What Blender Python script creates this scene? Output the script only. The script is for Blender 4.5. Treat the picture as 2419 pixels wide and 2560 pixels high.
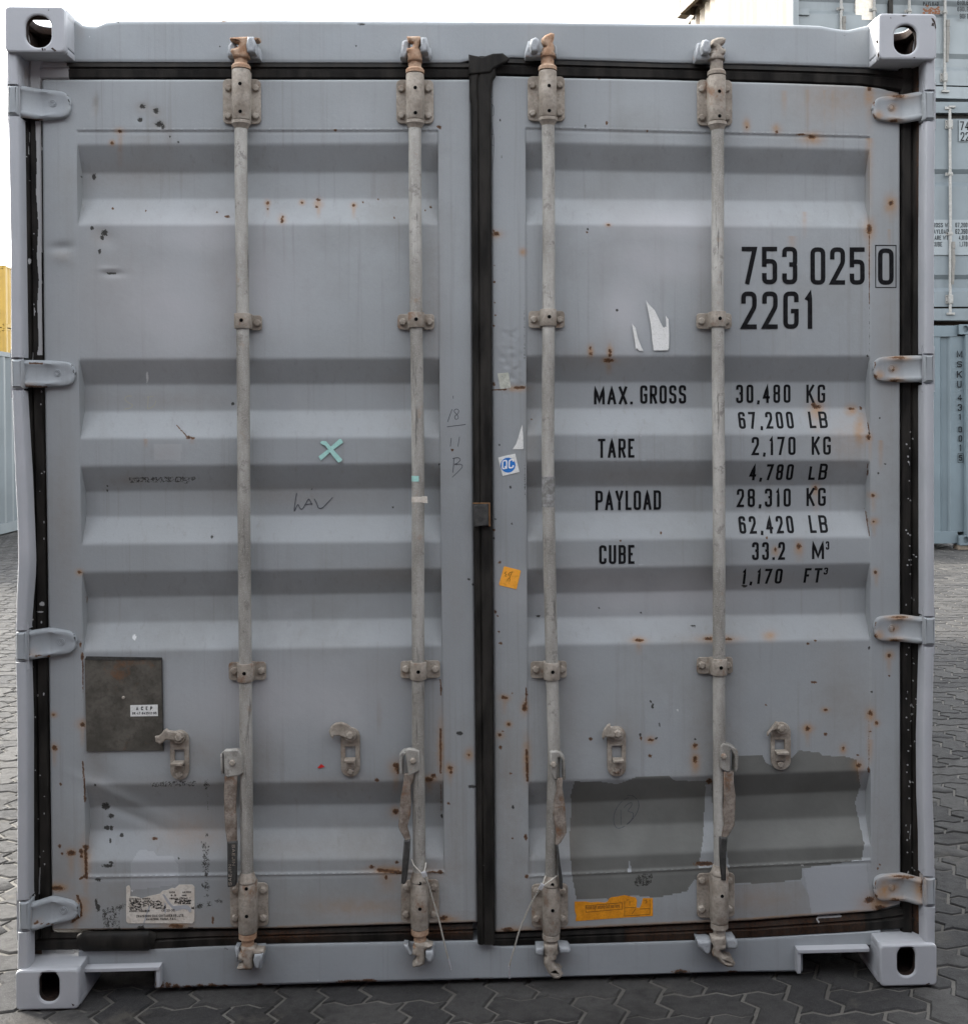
import bpy, bmesh, math, random
import numpy as np
from mathutils import Vector, Matrix
random.seed(7); np.random.seed(7)
for o in list(bpy.data.objects): bpy.data.objects.remove(o)
S = bpy.context.scene; COL = S.collection

# ------------------------------------------------------------------ camera
IW, IH, FPX = 2419.0, 2560.0, 2840.0
CX, CY, CZ, YAW, PITCH, ROLL, SX, SY = 1.20701, -2.98398, 1.51551, 0.0398625, -0.0102125, -0.0057963, 94.163, -192.921
def cam_axes():
    cy, sy = math.cos(YAW), math.sin(YAW)
    r = Vector((cy, -sy, 0)); f = Vector((sy, cy, 0)); u = Vector((0, 0, 1))
    f2 = f*math.cos(PITCH)+u*math.sin(PITCH); u2 = u*math.cos(PITCH)-f*math.sin(PITCH)
    return r*math.cos(ROLL)+u2*math.sin(ROLL), u2*math.cos(ROLL)-r*math.sin(ROLL), f2
RX, UX, FX = cam_axes()
CAM = Vector((CX, CY, CZ))
cd = bpy.data.cameras.new('camera'); cam = bpy.data.objects.new('camera', cd); COL.objects.link(cam)
cd.sensor_fit = 'HORIZONTAL'; cd.sensor_width = 36.0; cd.lens = FPX/IW*36.0
cd.shift_x = -SX/IW; cd.shift_y = SY/IW; cd.clip_start = 0.05; cd.clip_end = 3000
m = Matrix((( RX.x, UX.x, -FX.x, CX), (RX.y, UX.y, -FX.y, CY), (RX.z, UX.z, -FX.z, CZ), (0, 0, 0, 1)))
cam.matrix_world = m; S.camera = cam
S.render.resolution_x = 967; S.render.resolution_y = 1024

# ------------------------------------------------------------------ light
SUN_ELEV, SUN_AZ = math.radians(34), math.radians(-58)     # azimuth from +y, negative = towards -x
SKY_STRENGTH, EXPOSURE = 0.15, 2.95
w = bpy.data.worlds.new('World'); S.world = w; w.use_nodes = True
nt = w.node_tree; nt.nodes.clear()
sky = nt.nodes.new('ShaderNodeTexSky'); sky.sky_type = 'NISHITA'; sky.sun_disc = False
sky.sun_elevation = SUN_ELEV; sky.sun_rotation = SUN_AZ; sky.dust_density = 2.2; sky.air_density = 1.2; sky.ozone_density = 1.0
hs = nt.nodes.new('ShaderNodeHueSaturation'); hs.inputs['Saturation'].default_value = 0.20
bg = nt.nodes.new('ShaderNodeBackground'); bg.inputs['Strength'].default_value = SKY_STRENGTH
wo = nt.nodes.new('ShaderNodeOutputWorld')
nt.links.new(sky.outputs[0], hs.inputs['Color']); nt.links.new(hs.outputs[0], bg.inputs[0]); nt.links.new(bg.outputs[0], wo.inputs[0])
ld = bpy.data.lights.new('sun', 'SUN'); ld.energy = 0.9; ld.angle = math.radians(10); ld.color = (1.0, 0.93, 0.82)
sun = bpy.data.objects.new('sun', ld); COL.objects.link(sun)
sd = Vector((math.sin(SUN_AZ)*math.cos(SUN_ELEV), math.cos(SUN_AZ)*math.cos(SUN_ELEV), math.sin(SUN_ELEV)))
sun.rotation_euler = sd.to_track_quat('Z', 'Y').to_euler(); sun.location = (0, 0, 30)
S.view_settings.view_transform = 'Standard'; S.view_settings.look = 'None'
S.view_settings.exposure = EXPOSURE; S.view_settings.gamma = 1.0
S.render.engine = 'CYCLES'
S.cycles.max_bounces = 6; S.cycles.diffuse_bounces = 4

# ------------------------------------------------------------------ helpers
def U(u, v, y):
    """photograph direction (2419x2560 grid) met with the vertical plane at depth y -> world point"""
    d = RX*((u-IW/2-SX)/FPX) + UX*(-(v-IH/2-SY)/FPX) + FX
    return CAM + d*((y-CY)/d.y)
_R = np.array([list(RX), list(UX), list(FX)])
def proj(P):
    c = (np.asarray(P, float)-np.array(list(CAM))) @ _R.T
    return IW/2+SX+FPX*c[:, 0]/c[:, 2], IH/2+SY-FPX*c[:, 1]/c[:, 2]

def rgb(s):  # sRGB 0-255 -> linear
    return tuple(((c/255)/12.92 if c/255 <= 0.04045 else (((c/255)+0.055)/1.055)**2.4) for c in s)

WL = {}
def tag(o, label=None, cat=None, group=None, kind=None):
    if label: o['label'] = label
    if cat: o['category'] = cat
    if group: o['group'] = group
    if kind: o['kind'] = kind
    return o
def empty(name, loc, label, cat, group=None, rz=0.0):
    o = bpy.data.objects.new(name, None); COL.objects.link(o); o.location = loc; o.rotation_euler = (0, 0, rz)
    o.empty_display_size = 0.2; WL[o] = Vector(loc); tag(o, label, cat, group); return o

class MB:
    def __init__(s): s.v = []; s.f = []; s.m = []; s.extra = None
    def add(s, v, f, mi=0):
        n = len(s.v); s.v += [tuple(p) for p in v]; s.f += [tuple(i+n for i in q) for q in f]; s.m += [mi]*len(f)
    def build(s, name, mats, parent=None, angle=35, label=None, local=False):
        if not isinstance(mats, (list, tuple)): mats = [mats]
        off = WL.get(parent, Vector((0, 0, 0))) if not local else Vector((0, 0, 0))
        me = bpy.data.meshes.new(name)
        V = np.array(s.v, float).reshape(-1, 3)-np.array(list(off))
        me.from_pydata(V.tolist(), [], s.f)
        for mm in mats: me.materials.append(mm)
        me.polygons.foreach_set('material_index', s.m)
        me.polygons.foreach_set('use_smooth', [True]*len(s.f))
        me.update(); me.set_sharp_from_angle(angle=math.radians(angle))
        o = bpy.data.objects.new(name, me); COL.objects.link(o)
        if parent is not None: o.parent = parent
        WL[o] = off
        if label: o['label'] = label
        return o

def inst(mesh, name, parent, loc, rot=None):
    o = bpy.data.objects.new(name, mesh); COL.objects.link(o); o.parent = parent
    o.location = Vector(loc)-WL[parent]
    if rot: o.rotation_euler = rot
    WL[o] = Vector(loc); return o

def prism(mb, outline, t0, t1, mapf, bevel=0.0, holes=(), mi=0, res=1):
    """flat shape (a,b) extruded from t0 to t1, mapped by mapf(a,b,t)"""
    cu = bpy.data.curves.new('tmp', 'CURVE'); cu.dimensions = '2D'; cu.fill_mode = 'BOTH'
    for pts in [outline]+list(holes):
        sp = cu.splines.new('POLY'); sp.points.add(len(pts)-1)
        for i, p in enumerate(pts): sp.points[i].co = (p[0], p[1], 0, 1)
        sp.use_cyclic_u = True
    h = abs(t1-t0)/2; b = min(bevel, h*0.95)
    cu.extrude = h-b; cu.bevel_depth = b; cu.bevel_resolution = res; cu.offset = -b
    ob = bpy.data.objects.new('tmp', cu)
    me = bpy.data.meshes.new_from_object(ob)
    mid = (t0+t1)/2
    V = [mapf(v.co.x, v.co.y, mid+v.co.z) for v in me.vertices]
    F = [tuple(p.vertices) for p in me.polygons]
    bpy.data.objects.remove(ob); bpy.data.curves.remove(cu); bpy.data.meshes.remove(me)
    # weld duplicates is unneeded; orient by volume sign check
    vol = 0.0
    for f in F:
        a = Vector(V[f[0]])
        for k in range(1, len(f)-1): vol += a.dot(Vector(V[f[k]]).cross(Vector(V[f[k+1]])))
    if vol < 0: F = [tuple(reversed(f)) for f in F]
    mb.add(V, F, mi)
XZ = lambda a, b, t: (a, t, b)
def pxprism(mb, pts, y0, y1, bevel=0.0, holes=(), mi=0, ref=None):
    ref = y0 if ref is None else ref
    c = lambda P: [(U(u, v, ref).x, U(u, v, ref).z) for u, v in P]
    prism(mb, c(pts), y0, y1, XZ, bevel, [c(h) for h in holes], mi)
def rrect(x0, z0, x1, z1, r, n=4):
    out = []
    for (cx, cz, a0) in ((x1-r, z1-r, 0), (x0+r, z1-r, 90), (x0+r, z0+r, 180), (x1-r, z0+r, 270)):
        for k in range(n+1):
            a = math.radians(a0+90*k/n); out.append((cx+r*math.cos(a), cz+r*math.sin(a)))
    return out
def boxm(mb, x0, x1, y0, y1, z0, z1, bevel=0.0, mi=0):
    if bevel > 0: prism(mb, [(x0, z0), (x1, z0), (x1, z1), (x0, z1)], y0, y1, XZ, bevel, (), mi)
    else:
        v = [(x, y, z) for x in (x0, x1) for y in (y0, y1) for z in (z0, z1)]
        mb.add(v, [(0, 1, 3, 2), (4, 6, 7, 5), (0, 4, 5, 1), (2, 3, 7, 6), (0, 2, 6, 4), (1, 5, 7, 3)], mi)
def tube(mb, pts, rad, seg=14, mi=0, caps=True, flat=1.0):
    pts = [Vector(p) for p in pts]; n = len(pts)
    if not isinstance(rad, (list, tuple)): rad = [rad]*n
    V = []; F = []
    for i, p in enumerate(pts):
        t = (pts[min(i+1, n-1)]-pts[max(i-1, 0)]).normalized()
        ref = Vector((0, 1, 0)) if abs(t.y) < 0.9 else Vector((1, 0, 0))
        a = t.cross(ref).normalized(); b = a.cross(t).normalized()
        for k in range(seg):
            th = 2*math.pi*k/seg; V.append(p+a*(rad[i]*math.cos(th))+b*(rad[i]*flat*math.sin(th)))
    for i in range(n-1):
        for k in range(seg):
            k2 = (k+1) % seg; F.append((i*seg+k, (i+1)*seg+k, (i+1)*seg+k2, i*seg+k2))
    if caps: F.append(tuple(range(seg))); F.append(tuple((n-1)*seg+k for k in reversed(range(seg))))
    mb.add(V, F, mi)

# ------------------------------------------------------------------ materials
class N:
    def __init__(s, name):
        s.m = bpy.data.materials.new(name); s.m.use_nodes = True; s.t = s.m.node_tree; s.t.nodes.clear()
        s.out = s.new('ShaderNodeOutputMaterial'); s.b = s.new('ShaderNodeBsdfPrincipled'); s.l(s.b.outputs[0], s.out.inputs[0])
    def new(s, ty, **k):
        n = s.t.nodes.new(ty)
        for a, b in k.items(): setattr(n, a, b)
        return n
    def l(s, a, b): s.t.links.new(a, b)
    def put(s, sock, val):
        if isinstance(val, bpy.types.NodeSocket): s.l(val, sock)
        elif isinstance(val, tuple) and len(val) == 3: sock.default_value = (*val, 1)
        else: sock.default_value = val
    def noise(s, scale, detail=4, rough=0.55, vec=None, stretch=None):
        n = s.new('ShaderNodeTexNoise'); n.inputs['Scale'].default_value = scale; n.inputs['Detail'].default_value = detail; n.inputs['Roughness'].default_value = rough
        if vec is None: vec = s.pos()
        if stretch:
            mp = s.new('ShaderNodeMapping'); mp.inputs['Scale'].default_value = stretch; s.l(vec, mp.inputs[0]); vec = mp.outputs[0]
        s.l(vec, n.inputs['Vector']); return n.outputs['Fac']
    def pos(s):
        if not hasattr(s, '_p'): s._p = s.new('ShaderNodeNewGeometry').outputs['Position']
        return s._p
    def ramp(s, fac, a, b, lo=0.0, hi=1.0):
        n = s.new('ShaderNodeMapRange'); n.interpolation_type = 'SMOOTHSTEP'
        s.put(n.inputs[0], fac); n.inputs[1].default_value = a; n.inputs[2].default_value = b; n.inputs[3].default_value = lo; n.inputs[4].default_value = hi
        return n.outputs[0]
    def math(s, op, a, b=0.5, c=None):
        n = s.new('ShaderNodeMath', operation=op); s.put(n.inputs[0], a); s.put(n.inputs[1], b)
        if c is not None: s.put(n.inputs[2], c)
        return n.outputs[0]
    def mix(s, fac, a, b, mode='MIX'):
        n = s.new('ShaderNodeMix', data_type='RGBA', blend_type=mode); s.put(n.inputs[0], fac); s.put(n.inputs[6], a); s.put(n.inputs[7], b); return n.outputs[2]
    def attr(s, name):
        n = s.new('ShaderNodeAttribute', attribute_name=name); sp = s.new('ShaderNodeSeparateColor'); s.l(n.outputs['Color'], sp.inputs[0])
        return sp.outputs[0], sp.outputs[1], sp.outputs[2], n.outputs['Alpha']
    def bump(s, h, strength=0.2, dist=0.01, nrm=None):
        n = s.new('ShaderNodeBump'); n.inputs['Strength'].default_value = strength; n.inputs['Distance'].default_value = dist; s.l(h, n.inputs['Height'])
        if nrm is not None: s.l(nrm, n.inputs['Normal'])
        return n.outputs[0]
    def fin(s, col, rough=0.5, metal=0.0, nrm=None, spec=0.5):
        s.put(s.b.inputs['Base Color'], col); s.put(s.b.inputs['Roughness'], rough); s.put(s.b.inputs['Metallic'], metal)
        s.b.inputs['Specular IOR Level'].default_value = spec
        if nrm is not None: s.l(nrm, s.b.inputs['Normal'])
        return s.m

def paint_mat(name, base, dirt=0.5, rustiness=0.35, chip=True):
    n = N(name)
    big = n.noise(1.3, 3); med = n.noise(7, 5); fine = n.noise(90, 4, 0.7); grit = n.noise(600, 2, 0.6)
    streak = n.noise(1.0, 4, 0.6, stretch=(26, 26, 1.6))
    dark = tuple(c*0.86 for c in base); lite = tuple(min(1, c*1.10) for c in base)
    col = n.mix(n.ramp(big, 0.3, 0.7), dark, lite)
    col = n.mix(n.ramp(med, 0.35, 0.75, 0, 0.22), col, tuple(c*0.80*t for c, t in zip(base, (1.03, 1.0, 0.93))))
    col = n.mix(n.ramp(streak, 0.55, 0.78, 0, 0.20*dirt*2), col, (base[0]*0.72, base[1]*0.69, base[2]*0.62))
    col = n.mix(n.ramp(fine, 0.56, 0.80, 0, 0.22), col, tuple(c*0.62 for c in base))
    col = n.mix(n.ramp(grit, 0.35, 0.65, 0, 0.20), col, tuple(c*0.66 for c in base))
    cloud = n.noise(2.6, 6, 0.62); cl2 = n.noise(5.5, 6, 0.66, stretch=(1, 1, .55)); rain = n.noise(1.0, 5, 0.65, stretch=(60, 60, 1.2))
    col = n.mix(n.ramp(cloud, 0.48, 0.70, 0, 0.62*dirt), col, (base[0]*0.60, base[1]*0.57, base[2]*0.52))
    col = n.mix(n.ramp(cl2, 0.56, 0.72, 0, 0.50*dirt), col, (base[0]*1.14, base[1]*1.10, base[2]*1.09))
    col = n.mix(n.ramp(rain, 0.54, 0.72, 0, 0.50*dirt), col, (base[0]*0.62, base[1]*0.58, base[2]*0.52))
    # sparse procedural pin rust
    v = n.new('ShaderNodeTexVoronoi'); v.inputs['Scale'].default_value = 16; n.l(n.pos(), v.inputs['Vector'])
    vs = n.new('ShaderNodeSeparateColor'); n.l(v.outputs['Color'], vs.inputs[0])
    sz = n.ramp(vs.outputs[0], 0.955-0.05*rustiness, 1.0, 0.0, 0.035)
    dist = n.math('SUBTRACT', sz, v.outputs['Distance']); pin = n.ramp(dist, 0.0, 0.015, 0, 0.8)
    R, G, B, A = n.attr('wear'); R2, G2, B2, A2 = n.attr('stain')
    jag = n.noise(160, 5, 0.75); jag2 = n.noise(45, 5, 0.7)
    # new-coat / repaint patches
    col = n.mix(n.ramp(n.math('ADD', B, n.math('MULTIPLY', jag2, 0.5)), 0.66, 0.80), col, n.mix(n.ramp(med, 0.3, 0.7), (base[0]*0.40, base[1]*0.385, base[2]*0.345), (base[0]*0.52, base[1]*0.50, base[2]*0.45)))
    col = n.mix(n.ramp(n.math('ADD', G2, n.math('MULTIPLY', jag2, 0.4)), 0.58, 0.74, 0, 0.8), col, tuple(c*t for c, t in zip(base, (1.12, 1.10, 1.12))))
    col = n.mix(n.math('MULTIPLY', B2, n.ramp(jag2, 0.2, 0.7, 0.5, 1.0)), col, (0.20, 0.165, 0.125))            # brown film
    col = n.mix(n.math('MULTIPLY', A2, n.ramp(med, 0.2, 0.8, 0.5, 1.0)), col, (base[0]*1.30, base[1]*1.23, base[2]*1.23))    # pale cloudy areas
    # halo
    hal = n.math('MULTIPLY', R2, n.ramp(jag2, 0.25, 0.75, 0.45, 1.0)); col = n.mix(n.math('MULTIPLY', hal, 1.0), col, (0.36, 0.185, 0.06))
    # rust cores
    jg = n.math('ADD', n.math('MULTIPLY', jag, 1.5), n.math('MULTIPLY', n.noise(420, 3, 0.7), 0.6)); rc = n.ramp(n.math('ADD', R, jg), 1.50, 1.72, 0, 0.95)
    rc = n.math('MAXIMUM', rc, pin)
    rcol = n.mix(n.ramp(n.math('ADD', R, jg), 1.55, 2.1), (0.155, 0.070, 0.026), (0.042, 0.022, 0.013))
    col = n.mix(rc, col, rcol)
    # black residue (speckled)
    gk = n.ramp(n.math('ADD', G, jg), 1.52, 1.66, 0, 0.93); col = n.mix(gk, col, (0.028, 0.026, 0.022))
    # pale chips
    ak = n.ramp(n.math('ADD', A, n.math('MULTIPLY', jag, 1.2)), 1.16, 1.3)
    wn = n.new('ShaderNodeAttribute', attribute_name='haswear')
    ak = n.math('MULTIPLY', ak, wn.outputs['Fac']); col = n.mix(ak, col, (0.62, 0.63, 0.62))
    h = n.math('ADD', n.math('MULTIPLY', med, 0.8), n.math('MULTIPLY', fine, 0.22)); h = n.math('ADD', h, n.math('MULTIPLY', rc, -0.25)); h = n.math('ADD', h, n.math('MULTIPLY', grit, 0.05))
    ro = n.math('ADD', n.ramp(cloud, 0.3, 0.7, 0.44, 0.66), n.math('MULTIPLY', n.math('MAXIMUM', rc, gk), 0.35))
    return n.fin(col, ro, 0.0, n.bump(h, 0.42, 0.004), 0.32)

def simple_mat(name, c1, c2, rough=0.6, metal=0.0, scale=40, bump=0.2, rust=0.0, spec=0.4, stretch=None, dust=None):
    n = N(name); a = n.noise(scale, 5, 0.65, stretch=stretch); b = n.noise(scale*5, 3, 0.6)
    col = n.mix(n.ramp(a, 0.3, 0.7), c1, c2); col = n.mix(n.ramp(b, 0.45, 0.72, 0, 0.40), col, tuple(c*0.55 for c in c1))
    if rust > 0:
        r = n.noise(scale*0.55, 6, 0.7); rr = n.ramp(r, 0.62-0.22*rust, 0.72-0.12*rust); col = n.mix(n.math('MULTIPLY', rr, min(1, 0.5+rust*0.5)), col, n.mix(b, (0.08, 0.035, 0.016), (0.30, 0.14, 0.06)))
    if dust: col = n.mix(n.ramp(n.noise(6, 4), 0.4, 0.7, 0, 0.6), col, dust)
    return n.fin(col, rough, metal, n.bump(n.math('ADD', a, n.math('MULTIPLY', b, 0.5)), bump, 0.003), spec)

GREY = (0.326, 0.345, 0.351)
M_PAINT = paint_mat('weathered_grey_paint', GREY, 0.6, 0.35)
M_FRAME = paint_mat('grey_frame_paint', (0.326, 0.349, 0.361), 0.5, 0.15)
def bar_mat():
    n = N('dull_galvanised_steel'); a = n.noise(9, 5, .65, stretch=(1, 1, .3)); b = n.noise(70, 4, .7, stretch=(1, 1, .5)); c = n.noise(60, 5, .7, stretch=(1, 1, .08)); g = n.noise(420, 3, .7)
    col = n.mix(n.ramp(a, .32, .7), (.20, .187, .16), (.50, .485, .44)); col = n.mix(n.ramp(b, .35, .7, 0, .55), col, (.30, .285, .255)); col = n.mix(n.ramp(g, .5, .7, 0, .5), col, (.58, .57, .53))
    col = n.mix(n.ramp(c, .58, .68, 0, .8), col, (.085, .08, .072)); col = n.mix(n.ramp(n.noise(26, 5, .75), .56, .66, 0, .6), col, (.15, .14, .125)); r = n.noise(14, 6, .7); col = n.mix(n.ramp(r, .60, .74, 0, .55), col, (.30, .19, .115))
    return n.fin(col, .58, .1, n.bump(n.math('ADD', b, n.math('MULTIPLY', g, .5)), .5, .003), .4)
M_STEEL = bar_mat()
M_BRKT = simple_mat('dusty_bracket_steel', (0.24, 0.205, 0.165), (0.40, 0.36, 0.305), 0.66, 0.05, 26, 0.5, 0.34, spec=.25)
M_CAMR = simple_mat('rust_tinted_cast_steel', (0.34, 0.20, 0.12), (0.46, 0.34, 0.245), 0.7, 0.0, 34, 0.6, 0.5, spec=.2)
M_ARM = simple_mat('brown_worn_handle_steel', (0.15, 0.115, 0.09), (0.33, 0.29, 0.245), 0.55, 0.1, 40, 0.5, 0.45, spec=.25)
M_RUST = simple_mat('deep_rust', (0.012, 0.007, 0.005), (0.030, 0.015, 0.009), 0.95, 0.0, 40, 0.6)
M_GRIP = simple_mat('dark_handle_grip', (0.028, 0.028, 0.026), (0.06, 0.058, 0.053), 0.6, 0.0, 60, 0.3)
M_HOLE = simple_mat('painted_dark_hole', (0.004, 0.004, 0.004), (0.007, 0.007, 0.007), 0.95, 0.0, 60, 0.1, spec=0.05)  # flat near-black discs, the shade inside bracket holes put into the colour
M_INK = simple_mat('black_lettering_film', (0.006, 0.006, 0.007), (0.016, 0.016, 0.017), 0.6, 0.0, 90, 0.05, spec=0.08)
M_PEN = simple_mat('marker_pen_ink', (0.045, 0.048, 0.06), (0.09, 0.095, 0.11), 0.6, 0.0, 200, 0.05)
M_CHALK = simple_mat('faded_yellow_crayon', (0.36, 0.345, 0.25), (0.35, 0.34, 0.30), 0.8, 0.0, 300, 0.05)
M_WHITE = simple_mat('white_sticker_paper', (0.70, 0.70, 0.66), (0.78, 0.78, 0.75), 0.6, 0.0, 50, 0.15)
M_CREAM = simple_mat('cream_label_paper', (0.56, 0.50, 0.42), (0.66, 0.62, 0.55), 0.6, 0.0, 30, 0.15)
M_PALE = simple_mat('pale_foil_sticker', (0.42, 0.43, 0.36), (0.56, 0.57, 0.49), 0.45, 0.1, 60, 0.3)
M_ORNG = simple_mat('orange_sticker', (0.92, 0.38, 0.03), (0.95, 0.42, 0.05), 0.6, 0.0, 30, 0.1)
M_ORNG2 = simple_mat('dirty_orange_label', (0.62, 0.23, 0.01), (0.80, 0.32, 0.015), 0.55, 0.0, 45, 0.1)
M_BLUE = simple_mat('blue_print', (0.012, 0.16, 0.52), (0.02, 0.19, 0.58), 0.5, 0.0, 30, 0.05)
M_MINT = simple_mat('mint_tape', (0.34, 0.62, 0.55), (0.42, 0.68, 0.62), 0.5, 0.0, 90, 0.3)
M_RED = simple_mat('red_plastic_scrap', (0.55, 0.02, 0.02), (0.5, 0.02, 0.02), 0.5, 0.0, 30, 0.1)
M_PLATE = simple_mat('dull_brown_data_plate', (0.075, 0.07, 0.058), (0.135, 0.125, 0.105), 0.55, 0.2, 18, 0.4, 0.16, spec=.25)
M_WIRE = simple_mat('galvanised_wire_rope', (0.55, 0.52, 0.45), (0.75, 0.72, 0.64), 0.4, 0.5, 300, 0.4)
M_ALU = simple_mat('aluminium_seal', (0.62, 0.62, 0.64), (0.72, 0.72, 0.74), 0.35, 0.6, 60, 0.2)
M_KEEP = simple_mat('pale_grey_keeper_paint', (0.30, 0.315, 0.325), (0.37, 0.39, 0.40), 0.5, 0.0, 60, 0.5, 0.10)

def rubber_mat():
    n = N('black_rubber_gasket'); a = n.noise(30, 5, stretch=(1, 1, .25)); b = n.noise(260, 3)
    R, G, B, A = n.attr('wear'); jag = n.noise(120, 5, 0.7)
    col = n.mix(n.ramp(a, 0.3, 0.75), (0.009, 0.0085, 0.0075), (0.032, 0.029, 0.025))
    col = n.mix(n.math('MULTIPLY', B, n.ramp(jag, 0.2, 0.7, 0.6, 1.0)), col, (0.105, 0.078, 0.055))
    col = n.mix(n.math('MULTIPLY', n.ramp(jag, 0.3, 0.7), R), col, (0.14, 0.055, 0.02))
    wn = n.new('ShaderNodeAttribute', attribute_name='haswear')
    k = n.math('MULTIPLY', n.ramp(n.math('ADD', A, n.math('MULTIPLY', jag, 0.6)), 0.84, 0.95), wn.outputs['Fac'])
    col = n.mix(k, col, (0.36, 0.36, 0.355))
    return n.fin(col, n.ramp(a, 0.3, 0.7, 0.45, 0.7), 0, n.bump(n.math('ADD', a, n.math('MULTIPLY', b, 0.3)), 0.4, 0.003), 0.14)
M_RUB = rubber_mat()
# ------------------------------------------------------------------ wear painting
def noise2(x, z, seed, k=6, lo=0.3, hi=2.0):
    rs = np.random.RandomState(seed); out = np.zeros_like(x)
    for _ in range(k):
        f = rs.uniform(lo, hi)*2*np.pi; a = rs.uniform(0, 2*np.pi); out += np.sin(f*(x*np.cos(a)+z*np.sin(a))+rs.uniform(0, 6.28))
    return out/k
def inpoly(u, v, P):
    c = np.zeros(u.shape, bool); n = len(P)
    for i in range(n):
        x1, y1 = P[i]; x2, y2 = P[(i+1) % n]
        if y1 == y2: continue
        k = ((y1 > v) != (y2 > v)) & (u < (x2-x1)*(v-y1)/(y2-y1)+x1); c ^= k
    return c
CH = {'rust': (0, 0), 'black': (0, 1), 'olive': (0, 2), 'pale': (0, 3), 'halo': (1, 0), 'fresh': (1, 1), 'brown': (1, 2), 'pale_area': (1, 3)}
def paint(mesh, V, items):
    """items: (channel, kind, data, amount) in photograph coordinates of the surface"""
    u, v = proj(V); W = [np.zeros((len(u), 4), np.float32) for _ in range(2)]
    for it in items:
        ch, kind, d, amt = it; w, c = CH[ch]
        if kind == 'b':      # blob u,v,ru,rv
            for q in d:
                s = ((u-q[0])/max(q[2], 3.2))**2+((v-q[1])/max(q[3], 3.2))**2; a = amt*np.exp(-s*.85)
                W[w][:, c] = np.maximum(W[w][:, c], a)
        elif kind == 'g':    # soft gaussian
            for q in d:
                s = ((u-q[0])/q[2])**2+((v-q[1])/q[3])**2; a = amt*np.exp(-s); W[w][:, c] = np.maximum(W[w][:, c], a)
        elif kind == 'd':    # drip downwards: u,v0,v1,width
            for q in d:
                t = (v-q[1])/max(1, q[2]-q[1]); a = amt*np.exp(-((u-q[0])/q[3])**2)*np.where((t > 0) & (t < 1), (1-t)**0.7, 0)
                W[w][:, c] = np.maximum(W[w][:, c], a)
        elif kind == 'l':    # line u0,v0,u1,v1,width
            for q in d:
                dx, dy = q[2]-q[0], q[3]-q[1]; L = dx*dx+dy*dy; t = np.clip(((u-q[0])*dx+(v-q[1])*dy)/L, 0, 1)
                s = ((u-q[0]-t*dx)**2+(v-q[1]-t*dy)**2)/q[4]**2; a = amt*np.exp(-s*.9)
                W[w][:, c] = np.maximum(W[w][:, c], a)
        elif kind == 'p':    # polygon
            for P in d:
                k = inpoly(u, v, P); W[w][k, c] = np.maximum(W[w][k, c], amt)
        elif kind == '-':    # erase polygon
            for P in d: W[w][inpoly(u, v, P), c] = 0
    for nm, A in zip(('wear', 'stain'), W):
        at = mesh.attributes.new(nm, 'FLOAT_COLOR', 'POINT'); at.data.foreach_set('color', A.ravel())
    at = mesh.attributes.new('haswear', 'FLOAT', 'POINT'); at.data.foreach_set('value', np.ones(len(u), np.float32))

def grid_mesh(name, V, nr, nc, mats, parent, items=None, angle=40, label=None):
    """V: (nr*nc,3) world coordinates; rows run down, columns run right; faces look towards -y"""
    off = np.array(list(WL[parent])); me = bpy.data.meshes.new(name)
    idx = np.arange(nr*nc).reshape(nr, nc)
    F = np.stack([idx[:-1, :-1], idx[1:, :-1], idx[1:, 1:], idx[:-1, 1:]], -1).reshape(-1, 4)
    me.vertices.add(nr*nc); me.vertices.foreach_set('co', (V-off).astype(np.float32).ravel())
    me.loops.add(F.size); me.loops.foreach_set('vertex_index', F.ravel().astype(np.int32))
    me.polygons.add(len(F)); me.polygons.foreach_set('loop_start', (np.arange(len(F))*4).astype(np.int32))
    me.polygons.foreach_set('use_smooth', np.ones(len(F), bool))
    me.update(calc_edges=True); me.validate()
    for mm in (mats if isinstance(mats, list) else [mats]): me.materials.append(mm)
    me.set_sharp_from_angle(angle=math.radians(angle))
    if items is not None: paint(me, V, items)
    o = bpy.data.objects.new(name, me); COL.objects.link(o); o.parent = parent; WL[o] = WL[parent]
    if label: o['label'] = label
    return o
def strip(name, mat, parent, axis, a0, a1, n, A, B, yref, prof, items=None, wav=0.0, label=None, sub=1, seed=1):
    """ruled surface between two traced edges A and B; prof = [(fraction, y)] across"""
    pr = []
    for i in range(len(prof)-1):
        (f0, y0), (f1, y1) = prof[i], prof[i+1]; k = max(1, int(sub*abs(f1-f0)*20)) if sub > 1 else 1
        for j in range(k): pr.append((f0+(f1-f0)*j/k, y0+(y1-y0)*j/k))
    pr.append(prof[-1]); rows = []
    aa = np.linspace(a0, a1, n)
    for a in aa:
        p = np.interp(a, [q[0] for q in A], [q[1] for q in A]); q = np.interp(a, [q_[0] for q_ in B], [q_[1] for q_ in B])
        if axis == 'h': P, Q = U(a, p, yref), U(a, q, yref)
        else: P, Q = U(p, a, yref), U(q, a, yref)
        rows.append([(P.x+(Q.x-P.x)*f, y, P.z+(Q.z-P.z)*f) for f, y in pr])
    V = np.array(rows)                       # (n, m, 3)
    if axis == 'h': V = V.transpose(1, 0, 2)
    nr, nc = V.shape[:2]; V = V.reshape(-1, 3).copy()
    if wav: V[:, 1] += wav*noise2(V[:, 0], V[:, 2], seed, 8, 0.4, 2.6)
    return grid_mesh(name, V, nr, nc, mat, parent, items, 40, label)

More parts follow.
